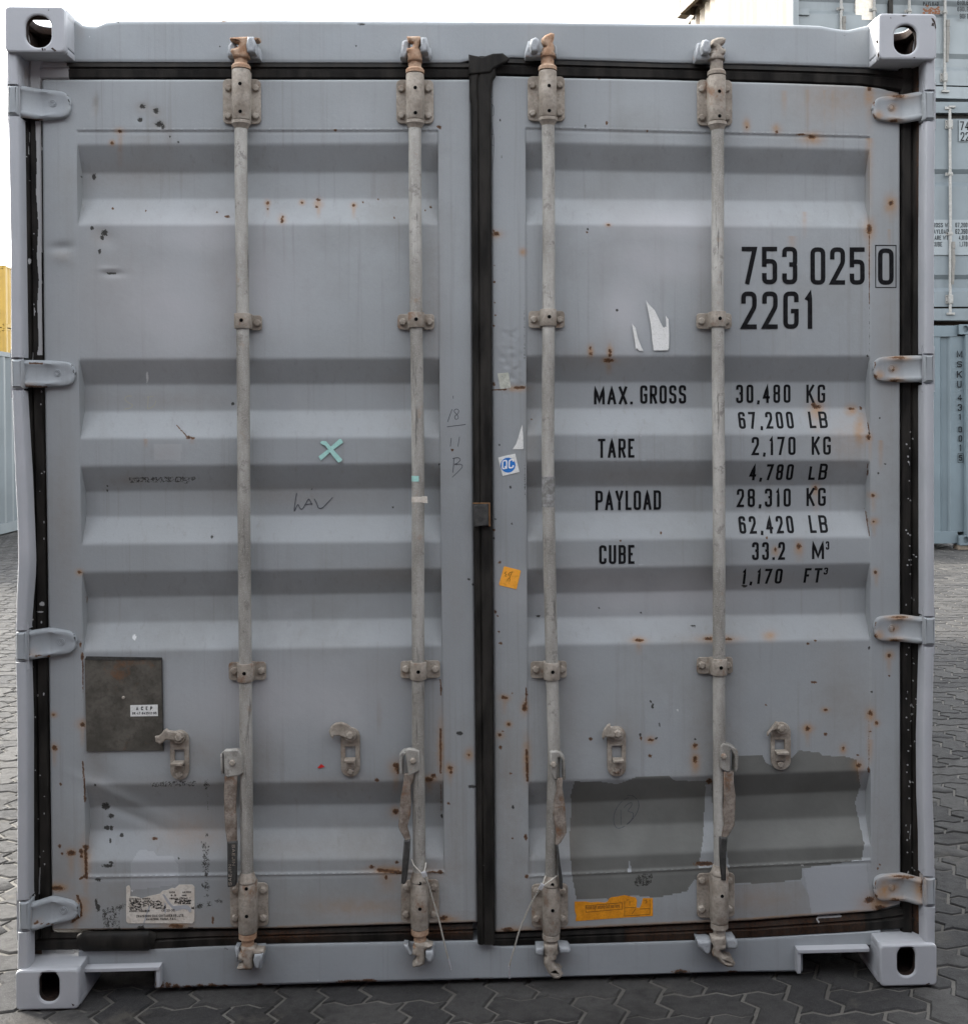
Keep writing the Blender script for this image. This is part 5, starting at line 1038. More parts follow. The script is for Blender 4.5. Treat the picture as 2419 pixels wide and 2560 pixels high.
# ---- data plate
mb = MB(); pxprism(mb, [(215.5,1641),(405,1644),(405,1650),(212,1650)], .0685, .0700, .0003); mb.build('plate_rim', M_GRIP, DL); mb = MB(); pxprism(mb, [(403,1650),(406,1650),(409.5,1876),(406.5,1876)], .0685, .0700, .0003); mb.build('plate_rim', M_GRIP, DL)
mb = MB(); pxprism(mb, [(211,1647),(405,1646),(409,1877),(216,1879)], .0700, .0735, .001); mb.build('data_plate', M_PLATE, DL, label='dull brown data plate beneath the lowest raised band')
p = U(308.5, 1744, .07); o = inst(BOLT, 'bolt', DL, (p.x, .0700, p.z)); o.scale = (.45, .45, .45)
mb = MB(); pxprism(mb, [(325.5,1763.5),(394,1762),(394.5,1790.5),(326,1791.5)], .0690, .0698)
def flat(u0, v1, y, v0=None): P = U(u0, v1, y); return lambda a, b, l, P=P, y=y: (P.x+a, y-.0003-l, P.z+b)
PXM = 1/2840*3.06
text(mb, 'A C E P', 40*PXM, 9*PXM, .0021, flat(340, 1776, .0690), .62, .2, 1, space=.55)
text(mb, 'DK-AT-842512-95', 59*PXM, 6*PXM, .0013, flat(331, 1786.5, .0690), .55, .22, 1)
mb.build('sticker', [M_WHITE, M_INK], DL, label='small white sticker reading ACEP on the data plate')
# torn specification label
mb = MB(); P = c1([(690,700),(705,688),(722,686),(735,720),(732,800),(790,802),(850,822),(930,796),(1000,782),(1040,772),(1070,742),(1120,732),(1165,712),(1195,716),(1240,678),(1378,676),(1402,700),(1402,1058),(1378,1080),(712,1080),(690,1058)], 150, 2050, 4.169)
pxprism(mb, P, .0706, .0716)
yl = .0706
def lt(s, u0, u1, v0, v1, st=.0011, m=mb, y=yl, mi=1, gw=.6): text(m, s, (u1-u0)*PXM, (v1-v0)*PXM, st, flat(u0, v1, y), gw, .2, mi)
lt('INCH', 423, 437, 2229, 2233.5); lt('METRIC', 456, 478, 2229, 2233.5); lt('8.5', 427, 440, 2237, 2241); lt('1800', 454, 466, 2237, 2241)
lt('INTERNAL WIDTH', 323, 374, 2246, 2250.5); lt('WIDTH', 424, 436, 2245, 2249); lt('LENGTH', 436, 452, 2255, 2259); lt('MODEL NUMBER', 323, 373, 2276, 2281); lt('CB-22-35', 404, 436, 2274, 2279.5)
lt('ZHANGZHOU CIMC CONTAINER CO., LTD.', 341, 458, 2288, 2294); lt('ZHANGZHOU, FUJIAN, P.R.C.', 362, 440, 2296, 2301.5)
mb.build('specification_label', [M_CREAM, M_INK], DL, label='torn cream specification label scraped with grime')
# grime and scrapes over the label
mb = MB(); rs = random.Random(8)
for (a, b, c_, d_, n_) in ((712,838,842,905,26),(855,842,1060,900,34),(975,885,1100,925,18),(720,905,850,940,16),(1195,812,1365,880,40),(1360,905,1395,925,4)):
    for _ in range(n_*2):
        x, y = rs.uniform(a, c_), rs.uniform(b, d_); w_, h_ = rs.uniform(5, 16), rs.uniform(3, 7); k = [(x+w_*math.cos(t)*rs.uniform(.6, 1.1), y+h_*math.sin(t)*rs.uniform(.6, 1.1)) for t in np.linspace(0, 5.3, 6)]
        P = c1(k, 150, 2050, 4.169); yy = .0700-rs.uniform(0, .00025); mb.add([tuple(U(u, v, yy)) for u, v in P][::-1], [tuple(range(6))])
o = mb.build('label_grime', simple_mat('black_grime', (.03,.028,.024), (.06,.056,.05), .85, 0, 200), DL); o['kind'] = 'stuff'
for P, nm in (([(1065,775),(1090,778),(1130,840),(1180,900),(1290,888),(1340,895),(1368,930),(1368,962),(1350,968),(1330,940),(1280,930),(1215,950),(1180,935),(1120,870),(1085,810)], 'scrape'), ([(925,895),(945,892),(905,1000),(882,1080),(866,1080),(890,1010)], 'scrape'), ([(1088,870),(1104,872),(1104,960),(1096,985),(1090,960)], 'scrape')):
    mb = MB(); pxprism(mb, c1(P, 150, 2050, 4.169), .0701, .0705); mb.build('paint_scrape', M_FRAME, DL)
# orange sealing label
mb = MB(); o_ = lambda P: c1(P, 1400, 2150, 6.253)
pxprism(mb, o_([(225,655),(400,655),(470,668),(600,660),(690,672),(740,655),(765,610),(800,588),(900,575),(1000,553),(1090,572),(1180,592),(1200,640),(1190,745),(1240,752),(1270,690),(1290,600),(1445,600),(1447,878),(1000,905),(440,945),(240,962),(250,870),(228,800)]), .0706, .0715)
P0 = U(1400+400/6.253, 2150+775/6.253, .0706)
tilt = -U(1400+930/6.253, 2150+745/6.253, .0706).z+P0.z
font_text(mb, 'Fasten high security bolt seal here', 530/6.253*PXM, 52/6.253*PXM*1.25, lambda a, b, l: (P0.x+a, .0703, P0.z+b-tilt*a/(530/6.253*PXM)), 1)
def ol(pts, w_, m_): ribbon(m_, [(U(u, v, .0706).x, U(u, v, .0706).z) for u, v in o_(pts)], w_, lambda a, b, l: (a, .0703, b), False, 1)
for L in ([(395,720),(965,670),(972,770),(400,820),(395,720)], [(1005,640),(1005,880),(1400,850),(1400,625)], [(1010,750),(1180,745)], [(1240,770),(1400,760)], [(1085,640),(1085,720)], [(1180,760),(1120,850)], [(1310,640),(1350,625),(1330,690),(1360,650)], [(1040,630),(1075,625)]): ol(L, .0011, mb)
mb.build('seal_instruction_label', [M_ORNG2, simple_mat('brown_print', (.07,.04,.015), (.09,.05,.02), .6)], DR, label='worn orange label asking for a bolt seal')

# ---- stickers on the right leaf frame and panels
s1 = lambda P, ox, oy, s=2.68: c1(P, ox, oy, s)
def stick(pts, mat, lab, D, y0=None, nm='sticker', extra=None, mats=None):
    y0 = YF-.0009 if y0 is None else y0; mb = MB(); pxprism(mb, pts, y0, y0+.0007); 
    if extra: extra(mb)
    mb.build(nm, mats or [mat], D, label=lab)
stick(s1([(170,1000),(243,995),(260,1095),(188,1105)],1180,560), M_PALE, 'small pale foil sticker above the torn white one', DR)
stick(c1([(1690,90),(1698,200),(1701,335),(1697,345),(1588,347),(1625,290),(1650,220),(1668,150)],900,1040,4.169), M_WHITE, 'torn triangular remnant of a white sticker', DR)
QM = c1([(1437,433),(1520,412),(1615,392),(1660,583),(1485,625)],900,1040,4.169)
def qc(mb):
    c = U(900+1540/4.169, 1040+512/4.169, .0705); r = 78/4.169*PXM
    mb.add([(c.x+r*math.cos(t), .0708, c.z+r*math.sin(t)) for t in np.linspace(0, 2*math.pi, 33)[:-1]], [tuple(range(32))], 1)
    for q, (ch, du) in enumerate((('Q', -.062), ('C', .005))):
        a = .0; x0 = c.x+(-64 if q == 0 else 4)/4.169*PXM; z0 = c.z-(46 if q == 0 else 38)/4.169*PXM
        text(mb, ch, 56/4.169*PXM, 96/4.169*PXM, .0036, lambda a_, b_, l, x0=x0, z0=z0: (x0+a_+b_*.03, .0704-l, z0+b_+a_*.16), .6, .1, 2)
stick(QM, M_WHITE, 'square white sticker with QC in a blue disc', DR, YF-.0011, extra=qc, mats=[M_WHITE, M_BLUE, simple_mat('sticker_white_print', (.8,.82,.84), (.8,.82,.84), .5)])
def pens(mb, strokes, w_, y, cv, mi=1):
    for st in strokes:
        P = [cv(q) for q in st]; ribbon(mb, [(U(u, v, y).x, U(u, v, y).z) for u, v in P], w_, lambda a, b, l: (a, y-.0003, b), False, mi)
stick(c1([(1498,1572),(1510,1568),(1668,1608),(1673,1620),(1632,1795),(1622,1805),(1455,1766),(1447,1750)],900,1040,4.169), M_ORNG, 'bright orange square sticker with a scribble', DR, YF-.0010,
      extra=lambda mb: pens(mb, [[(1520,1625),(1505,1640),(1520,1650),(1510,1668),(1525,1672)],[(1560,1630),(1545,1655),(1550,1665)],[(1560,1630),(1585,1625),(1570,1650),(1555,1690)],[(1540,1695),(1535,1720)],[(1548,1690),(1560,1700),(1556,1725)]], .0011, YF-.0010, lambda q: c1([q],900,1040,4.169)[0]), mats=[M_ORNG, M_INK])
# film that follows the pressed panel
def on_door(D_, lift=.0008):
    return lambda a, b, l: (a, surf_y(D_, a, b)-lift-l, b)
def flatpatch(D_, par, pts, mat, lab, nm='sticker', cv=None):
    y = surf_y(D_, U(*pts[0], YO).x, U(*pts[0], YO).z); mb = MB(); c = [(U(u, v, y).x, U(u, v, y).z) for u, v in pts]
    ym = sum(surf_y(D_, a, b) for a, b in c)/len(c); prism(mb, c, -.0011, -.0006, lambda a, b, t: (a, surf_y(D_, a, b)+t-.0012, b)); mb.build(nm, mat, par, label=lab)
t1 = lambda P: c1(P, 1300, 720, 4.264)
flatpatch(RIGHT, DR, t1([(1190,375),(1200,392),(1228,425),(1240,480),(1252,535),(1270,580),(1290,630),(1310,668),(1268,668),(1240,640),(1228,655),(1224,590),(1212,520)]), M_WHITE, 'narrow torn strip of white sticker', )
flatpatch(RIGHT, DR, t1([(1338,125),(1345,140),(1360,162),(1390,195),(1430,235),(1455,285),(1490,360),(1510,400),(1522,418),(1535,422),(1545,410),(1555,415),(1552,340),(1548,292),(1560,310),(1578,335),(1585,500),(1582,640),(1570,663),(1420,665),(1412,600),(1405,560),(1400,480),(1388,380),(1365,260)]), M_WHITE, 'wide torn remnant of white sticker')
x1 = lambda P: c1(P, 640, 940, 2.836)
flatpatch(LEFT, DL, x1([(590,447),(603,447),(618,471),(540,528),(460,598),(443,570),(500,527)]), M_MINT, 'rising stroke of the mint tape cross', 'tape_strip')
mb = MB(); P = x1([(455,470),(470,460),(498,462),(512,480),(560,535),(611,590),(606,604),(585,614),(540,560),(490,492),(462,482)]); c = [(U(u, v, YO).x, U(u, v, YO).z) for u, v in P]
prism(mb, c, -.0026, -.0020, lambda a, b, t: (a, surf_y(LEFT, a, b)+t-.0008, b)); mb.build('tape_strip', M_MINT, DL, label='falling stroke of the mint tape cross')
stick(q_([(318,750),(350,718),(382,742),(335,755)],700,1700), M_RED, 'tiny red scrap', DL, .0715+.0002, 'plastic_scrap')
# tape round the bars
def band(b, v0, v1, mat, lab, D, flap=False, part=(0, 1)):
    mb = MB(); A = U(axis(b, v0), v0, YB); B = U(axis(b, v1), v1, YB); V = []; n = 14
    for z in (A.z, B.z):
        for k in range(n+1):
            t = math.pi*(part[0]+(part[1]-part[0])*k/n); V.append((A.x-(RB+.0007)*math.cos(t), YB-(RB+.0007)*math.sin(t), z))
    F = [(k, n+1+k, n+2+k, k+1) for k in range(n)]; mb.add(V, F)
    if flap: x = A.x+RB; mb.add([(x-.010, YB-RB*.7, A.z+.002), (x+.008, YB-.018, A.z+.001), (x+.009, YB-.016, B.z-.002), (x-.010, YB-RB*.75, B.z-.001)], [(0,3,2,1)])
    mb.build('tape_strip', mat, D, label=lab)
band(BARS[1], 1189, 1203, M_MINT, 'scrap of mint tape on the second bar', DL, part=(0, .55)); band(BARS[1], 1241, 1255, M_CREAM, 'cream tape round the second bar with loose end', DL, True)
band(BARS[2], 1191, 1267, simple_mat('grimy_sticker_residue', (.16,.155,.14), (.36,.36,.35), .7, 0, 60, .6), 'grimy sticker remnant round the third bar', DR); band(BARS[2], 1212, 1262, M_BLUE, 'blue edge of sticker on the third bar', DR, part=(-.02, .13))

# ---- lettering on the right leaf
def row(s, u0, u1, v0, v1, st, D_=RIGHT, y=None, **k):
    vm = (v0+v1)/2; x_ = U((u0+u1)/2, vm, YO); yy = surf_y(D_, x_.x, x_.z); x_ = U((u0+u1)/2, vm, yy); yy = surf_y(D_, x_.x, x_.z)
    A = U(u0, vm, yy); B = U(u1, vm, yy); zt = U((u0+u1)/2, v0, surf_y(D_, x_.x, U(0, v0, yy).z)).z; zb = U((u0+u1)/2, v1, surf_y(D_, x_.x, U(0, v1, yy).z)).z
    LB = MB(); text(LB, s, B.x-A.x, zt-zb, st, lambda a, b, l, A=A, zb=zb: (A.x+a, surf_y(D_, A.x+a, zb+b)-.0006-l, zb+b), **k); LB.build('lettering', M_INK, DR, label='black lettering reading '+s)
def c2(P, ox, oy, s): return c1(P, ox, oy, s)
V = lambda y: 560+y/2.936; X2 = lambda x: 1780+x/2.936
row('753', X2(216), X2(623), V(166), V(441), .0123, gap=.135); row('025', X2(719), X2(1117), V(170), V(445), .0123, gap=.125); row('0', X2(1215), X2(1330), V(178), V(446), .0123)
row('22G1', X2(212), X2(741), V(494), V(769), .0123, gap=.145)
bx = [(X2(1198),V(156)),(X2(1347),V(156)),(X2(1347),V(465)),(X2(1198),V(465))]; P = [(U(u, v, YF).x, U(u, v, YF).z) for u, v in bx]
LB = MB(); ribbon(LB, P, .0024, lambda a, b, l: (a, surf_y(RIGHT, a, b)-.0007, b), True); LB.build('lettering_frame', M_INK, DR)
A_ = lambda x, y: (1180+x/2.68, y)
row('MAX.', 1180+815/2.68, 1180+1077/2.68, 560+1088/2.68, 560+1208/2.68, .0070); row('GROSS', 1180+1124/2.68, 1180+1432/2.68, 560+1080/2.68, 560+1203/2.68, .0070)
row('TARE', 1180+842/2.68, 1180+1086/2.68, 1020+205/2.68, 1020+333/2.68, .0070); row('PAYLOAD', 1180+825/2.68, 1180+1264/2.68, 1020+553/2.68, 1020+683/2.68, .0070, gap=.12); row('CUBE', 1180+850/2.68, 1180+1086/2.68, 1020+918/2.68, 1020+1045/2.68, .0070)
X3 = lambda x: 1700+x/2.835; V3 = lambda y: 920+y/2.835
for s, a, b, c_, d_ in (('30,480',395,780,117,247),('KG',892,1026,117,247),('2,170',505,816,487,617),('KG',930,1066,485,615),('28,310',400,782,855,984),('KG',893,1030,850,978),('33.2',508,741,1232,1360)):
    row(s, X3(a), X3(b), V3(c_), V3(d_), .0068, gap=.20 if s[0].isdigit() else .17)
for s, a, b, c_, d_ in (('67,200',411,800,310,430),('LB',910,1040,308,426),('4,780',491,800,682,796),('LB',912,1040,678,794),('62,420',414,800,1047,1170),('LB',912,1040,1042,1166),('1,170',436,722,1425,1534),('FT',877,1000,1420,1526)):
    row(s, X3(a), X3(b), V3(c_), V3(d_), .0068, gap=.20 if s[0].isdigit() else .17)
row('M', X3(932), X3(1018), V3(1228), V3(1355), .0068); row('3', X3(1030), X3(1055), V3(1226), V3(1288), .0042); row('3', X3(1016), X3(1045), V3(1416), V3(1468), .0042)
# ---- pen and crayon marks
def marks(D_, par, strokes, cv, w_, mat, lab):
    mb = MB()
    for st in strokes:
        P = []
        for q in st:
            u, v = cv(q); a = U(u, v, YO); yy = surf_y(D_, a.x, a.z); a = U(u, v, yy); yy = surf_y(D_, a.x, a.z); a = U(u, v, yy); P.append((a.x, a.z))
        # smooth by midpoint subdivision
        for _ in range(2):
            Q = [P[0]]
            for i in range(len(P)-1):
                a, b = P[i], P[i+1]; Q += [(a[0]*.75+b[0]*.25, a[1]*.75+b[1]*.25), (a[0]*.25+b[0]*.75, a[1]*.25+b[1]*.75)]
            P = Q+[P[-1]]
        ribbon(mb, P, w_, lambda a, b, l: (a, surf_y(D_, a, b)-.0006, b))
    mb.build('handwriting', mat, par, label=lab)
cv5 = lambda q: (640+q[0]/2.836, 940+q[1]/2.836); cvR = lambda q: (1230+q[0]/3.411, 1700+q[1]/3.411); cv7 = lambda q: (150+q[0]/2.647, 900+q[1]/2.647)
marks(LEFT, DL, [[(288,830),(276,900),(268,970),(285,930),(298,905),(312,942),(330,945),(352,905),(372,868),(382,880),(396,912)],[(345,912),(400,905)],[(412,870),(432,905),(440,938),(470,938),(500,905),(543,860)],[(400,798),(392,806)]], cv5, .0021, M_PEN, 'scrawled pen mark low between the first two bars')
marks(LEFT, DL, [[(1390,235),(1372,280),(1358,325)],[(1412,262),(1400,245),(1420,230),(1440,245),(1428,270),(1405,285),(1412,310),(1435,300),(1430,280),(1412,262)],[(1353,360),(1430,350),(1485,343)],[(1383,440),(1377,500)],[(1442,430),(1430,500)],[(1402,580),(1400,630),(1394,685)],[(1392,585),(1435,576),(1452,595),(1425,618),(1402,628),(1450,622),(1468,640),(1430,680),(1390,718)],[(1396,140),(1397,160)]], cv5, .0017, M_PEN, 'handwritten 18, 11 and B one above the other')
marks(RIGHT, DR, [[(1095,1108),(1096,1170),(1098,1236)],[(1122,1090),(1150,1060),(1188,1042),(1192,1070),(1155,1112),(1160,1125),(1200,1130),(1205,1160),(1178,1205),(1150,1228)],
   [(1150,985),(1200,985),(1245,1030),(1252,1080),(1235,1130),(1200,1185),(1150,1235),(1100,1265),(1060,1268),(1035,1225),(1034,1160),(1055,1100),(1090,1050),(1135,1015),(1165,1005)]], cvR, .0016, M_PEN, 'circled 13 in pen on the dark repaint')
marks(LEFT, DL, [[(478,240),(445,235),(425,258),(455,285),(485,295),(470,318),(425,325)],[(585,245),(580,320)],[(575,245),(625,238),(638,270),(620,310),(578,325)],[(745,258),(685,268),(680,300),(725,292)],[(680,300),(672,330),(738,338)]], cv7, .0022, M_CHALK, 'faint yellow crayon letters SDE')
marks(RIGHT, DR, [[(128,545),(138,535)],[(130,590),(145,600),(146,665),(130,670)],[(130,710),(144,790),(147,860),(142,960),(130,1035)],[(128,862),(147,866)],[(128,790),(144,792)]], lambda q: (1180+q[0]/2.68, 40+q[1]/2.68), .0013, M_PEN, 'wavering pen line along the top of the right leaf')

# ---- cable seals
def seal(name, wires, block, cable, ferr, lab, bd):
    r = empty(name, (U(*cable[0], .02).x, 0.02, U(*cable[-1], .02).z), lab, 'cable seal', 'cable seals hung on the locking bars')
    mb = MB()
    for w_ in wires: tube(mb, [U(u, v, y) for u, v, y in w_], .0013, 6)
    n = len(cable); P = [U(u, v, .010+.035*(k/(n-1))**.5) for k, (u, v) in enumerate(cable)]
    tube(mb, P, .0023, 8); mb.build('wire_rope', M_WIRE, r)
    mb = MB(); pxprism(mb, block, .003, .014, .002); mb.build('seal_body', M_ALU, r)
    mb = MB(); tube(mb, [U(u, v, .045) for u, v in ferr], .0030, 8); mb.build('ferrule', M_ALU, r)
q2 = lambda P: c1(P, 500, 2140)
seal('cable_seal', [[(700+1120/3.411,1700+1528/3.411,.024),(700+1140/3.411,1700+1580/3.411,.018),(700+1205/3.411,1700+1650/3.411,.012)],[(700+1243/3.411,1700+1560/3.411,.030),(700+1238/3.411,1700+1600/3.411,.020),(700+1222/3.411,1700+1645/3.411,.012)]],
     q_([(1200,1652),(1238,1638),(1254,1678),(1216,1694)],700,1700), q2([(1505,150),(1530,190),(1560,300),(1600,430),(1630,560),(1652,650),(1665,700)]), q2([(1660,680),(1672,730),(1680,765)]), 'wire cable seal clipped to the second bar, hanging down to the right', 0)
q3 = lambda P: c1(P, 1180, 2140)
seal('cable_seal', [[(1180+492/2.68,2140+132/2.68,.026),(1180+478/2.68,2140+170/2.68,.018),(1180+468/2.68,2140+195/2.68,.012)],[(1180+568/2.68,2140+134/2.68,.026),(1180+520/2.68,2140+168/2.68,.014),(1180+475/2.68,2140+200/2.68,.012)]],
     q3([(462,188),(484,200),(464,236),(442,226)]), q3([(445,235),(410,290),(370,370),(335,450),(310,520),(285,610),(262,690),(250,735)]), q3([(248,740),(250,780),(251,820)]), 'wire cable seal clipped to the third bar, curving down to the left', 0)
# ================================================================== containers in the yard behind
def far_paint(name, c, dirt=.4):
    n = N(name); a = n.noise(1.5, 4); b = n.noise(14, 5, .7); s = n.noise(1, 4, .6, stretch=(14, 14, .8))
    col = n.mix(n.ramp(a, .3, .7), tuple(x*.88 for x in c), tuple(min(1, x*1.08) for x in c)); col = n.mix(n.ramp(s, .5, .75, 0, .35), col, tuple(x*.7 for x in c))
    col = n.mix(n.ramp(b, .68, .78, 0, .5*dirt), col, (.20, .11, .06))
    return n.fin(col, .5, 0, n.bump(n.math('ADD', a, n.math('MULTIPLY', b, .2)), .4, .01), .4)
F_BLUE = far_paint('pale_blue_container_paint', (.17, .19, .198)); F_BLUE2 = far_paint('light_blue_grey_container_paint', (.115, .135, .145)); F_STEELB = far_paint('sky_blue_container_paint', (.095, .122, .136))
def cream():
    n = N('faded_cream_container_paint'); a = n.noise(1, 3, .6, stretch=(5, 5, .25)); b = n.noise(1, 5, .7, stretch=(16, 16, .6)); c = n.noise(8, 5, .7)
    col = n.mix(n.ramp(a, .42, .60), (.135, .12, .088), (.125, .088, .052)); col = n.mix(n.ramp(b, .52, .66, 0, .7), col, (.13, .08, .045)); col = n.mix(n.ramp(c, .66, .76, 0, .7), col, (.14, .07, .03))
    return n.fin(col, .6, 0, n.bump(c, .3, .01), .3)
F_CREAM = cream(); F_YEL = far_paint('yellow_container_paint', (.32, .20, .03)); F_DARK = simple_mat('dark_underframe', (.05,.035,.025), (.09,.06,.04), .8)
F_DARKRED = far_paint('dull_red_container_paint', (.075, .03, .025)); F_NAVY = far_paint('navy_container_paint', (.02, .03, .06)); F_BROWN = far_paint('brown_container_paint', (.06, .04, .03)); F_HOLE = M_HOLE
def local(root):
    c, s = math.cos(root.rotation_euler.z), math.sin(root.rotation_euler.z); L = root.location
    return lambda p: (L.x+p[0]*c-p[1]*s, L.y+p[0]*s+p[1]*c, L.z+p[2])
def far_box(loc, rz, L, paint, label, kind, side=None, det=True, group=None):
    """container standing at loc (front left bottom corner), x across its end, y along it"""
    side = side or paint
    root = empty('shipping_container', loc, label, 'shipping container', group, rz); WL[root] = Vector((0, 0, 0))
    W, H = 2.438, 2.591
    def part(mb, nm, mat, ang=35):
        o = mb.build(nm, mat, None, ang, local=True); o.parent = root; WL[o] = Vector((0,0,0)); return o
    for x in (0, W-.16):
        for z in (0, H-.118):
            for y in (0, L-.178):
                mb = MB()
                if y == 0: prism(mb, rrect(x, z, x+.16, z+.118, .01, 2), y, y+.02, XZ, .004, [rrect(x+.045, z+.022, x+.11, z+.1, .03, 4)]); boxm(mb, x+.003, x+.157, y+.03, y+.178, z+.003, z+.115)
                else: boxm(mb, x, x+.16, y, y+.178, z, z+.118)
                part(mb, 'corner_casting', [paint])
    for x in (.004, W-.079):
        mb = MB(); boxm(mb, x, x+.075, .008, .15, .118, H-.118, .006); part(mb, 'corner_post', [paint]); mb = MB(); boxm(mb, x, x+.075, L-.15, L-.01, .118, H-.118); part(mb, 'corner_post', [paint])
    mb = MB(); boxm(mb, .16, W-.16, .05, .16, .02, .16, .004); part(mb, 'door_sill' if kind == 'doors' else 'bottom_rail', [paint])
    mb = MB(); boxm(mb, .16, W-.16, .05, .16, H-.14, H-.01, .004); part(mb, 'door_header' if kind == 'doors' else 'top_rail', [paint])
    for x, sg in ((.008, 1), (W-.008, -1)):
        mb = MB(); corr_side(mb, x, .15, L-.15, .15, H-.09, .036, sg); part(mb, 'side_wall', [side])
    for x in (.002, W-.062):
        for z0, z1 in ((H-.095, H-.03), (.02, .16)): mb = MB(); boxm(mb, x, x+.06, .17, L-.17, z0, z1); part(mb, 'side_rail', [side])
    mb = MB(); boxm(mb, .06, W-.06, .15, L-.15, H-.04, H-.03); part(mb, 'roof', [paint])
    mb = MB(); boxm(mb, .06, W-.06, .16, L-.15, .14, .16); part(mb, 'floor', [F_DARK])
    if loc[2] > 1 and det:
        for k in range(int(L/.4)): mb = MB(); boxm(mb, .07, W-.07, .3+k*.4, .35+k*.4, .03, .139); part(mb, 'cross_member', [F_DARK])
    mb = MB(); boxm(mb, .03, W-.03, L-.07, L-.04, .1, H-.1); part(mb, 'end_wall', [side])
    if kind == 'wall':
        mb = MB(); pts = [(.078, .06)]; x = .14
        while x < W-.25: pts += [(x, .06), (x+.03, .095), (x+.095, .095), (x+.125, .06)]; x += .215
        pts += [(W-.078, .06)]; V = [(a, b, z) for a, b in pts for z in (.155, H-.135)]
        mb.add(V, [(2*i, 2*i+2, 2*i+3, 2*i+1) for i in range(len(pts)-1)]); part(mb, 'front_end_wall', [paint])
        return root, part
    if kind == 'plain':
        mb = MB(); boxm(mb, .07, W-.07, .07, .10, .15, H-.13); part(mb, 'front_end_wall', [paint]); return root, part
    mb = MB(); boxm(mb, .07, W-.07, .125, .14, .13, H-.12); part(mb, 'backing_gasket', [M_RUB])
    for s in (0, 1):
        x0, x1 = (.10, 1.195) if s == 0 else (1.245, 2.338)
        D = MB(); zs = [(.185, .082), (.285, .082)]
        for k in range(3): z = .36+k*.62; zs += [(z, .084), (z+.05, .118), (z+.15, .118), (z+.20, .084)]
        zs += [(H-.30, .084), (H-.20, .082)]
        V = [(x, y, z) for z, y in [(.185, .09)]+zs+[(H-.2, .09)] for x in (x0, x1)]
        D.add(V, [(2*i, 2*i+1, 2*i+3, 2*i+2) for i in range(len(zs)+1)]); Do = part(D, 'door', [paint], 20)
        def sub(mb, nm, mat):
            o = mb.build(nm, mat, None, 40, local=True); o.parent = Do; WL[o] = Vector((0,0,0)); return o
        for bx in ((.60, 1.00) if s == 0 else (1.43, 1.87)):
            mb = MB(); tube(mb, [(bx, .05, .10), (bx+.004, .048, 1.2), (bx, .05, H-.09)], .017, 10); sub(mb, 'locking_bar', [F_BAR])
            for z in (.22, 1.02, 1.72, H-.32):
                mb = MB(); h = .10 if z in (.22, H-.32) else .035; boxm(mb, bx-.045, bx+.045, .066, .08, z, z+h, .002); boxm(mb, bx-.022, bx+.022, .024, .066, z, z+h, .006)
                if z in (.22, H-.32):
                    for e in (-.033, .033):
                        for f in (.02, .08): disc(mb, bx+e, .0655, z+f, .007, 1, 8)
                sub(mb, 'bar_bracket', [F_BAR, M_HOLE])
            mb = MB(); boxm(mb, bx-.045, bx+.045, .02, .05, .085, .11, .004); sub(mb, 'locking_cam', [F_BAR]); mb = MB(); boxm(mb, bx-.02, bx+.06, .025, .048, H-.085, H-.06, .006); boxm(mb, bx-.06, bx-.01, .03, .055, H-.105, H-.07, .01); sub(mb, 'locking_cam', [F_BAR])
            mb = MB(); boxm(mb, bx+.012, bx+.052, .02, .035, .86, .94, .004); prism(mb, [(bx+.015, .87), (bx+.045, .87), (bx+.055, .72), (bx+.045, .60), (bx+.035, .44), (bx+.008, .44), (bx+.012, .60)], .024, .034, XZ, .003); sub(mb, 'handle', [F_ARM])
        for z in (.35, .95, 1.55, 2.10):
            mb = MB(); a, b = (.04, .22) if s == 0 else (W-.22, W-.04); boxm(mb, a, b, .055, .081, z, z+.075, .006); sub(mb, 'hinge', [paint])
        if s == 0:
            mb = MB(); boxm(mb, 1.193, 1.247, .072, .084, .16, H-.14, .004); sub(mb, 'centre_gasket', [M_RUB])
        yield_do.append(Do)
    return root, part
F_BAR = simple_mat('dusty_far_bars', (.19,.185,.172), (.26,.255,.24), .5)
F_ARM = simple_mat('dull_far_handles', (.10,.095,.085), (.16,.15,.135), .6)
yield_do = []
LIFT = .055; ST_X, ST_Y = 4.90, 10.10      # near left corner of the three high stack
H1 = 2.591
def FU(u, v, y): return U(u, v, y)
# level 1: end wall with painted number
xr = FU(2433, 1200, ST_Y-.02).x
r1, p1_ = far_box((xr-2.438, ST_Y, ZG+.002+LIFT), 0, 6.06, F_STEELB, 'sky blue container at the foot of the stack, end wall painted MSKU 431 001 5', 'wall')
def wl(root, mb, nm, mat, lab=None):
    off = np.array(list(root.location)); c, s = math.cos(-root.rotation_euler.z), math.sin(-root.rotation_euler.z)
    V = [(( (p[0]-off[0])*c-(p[1]-off[1])*s), ((p[0]-off[0])*s+(p[1]-off[1])*c), p[2]-off[2]) for p in mb.v]; mb.v = V
    o = mb.build(nm, mat, None, 40, local=True); o.parent = root
    if lab: o['label'] = lab
    return o
mb = MB(); yw = ST_Y+.058
ch = [('M',2391,2405,876,893),('S',2391.5,2404,903,917.5),('K',2391.5,2404,927,944),('U',2392,2403,952,969),('4',2393,2404,986,1001),('3',2393.5,2404,1010,1027),('1',2396,2402,1034,1050),('0',2395,2404,1066,1081),('0',2395.5,2404.5,1088,1104),('1',2397,2403,1111,1128),('5',2396.5,2404.5,1137,1152)]
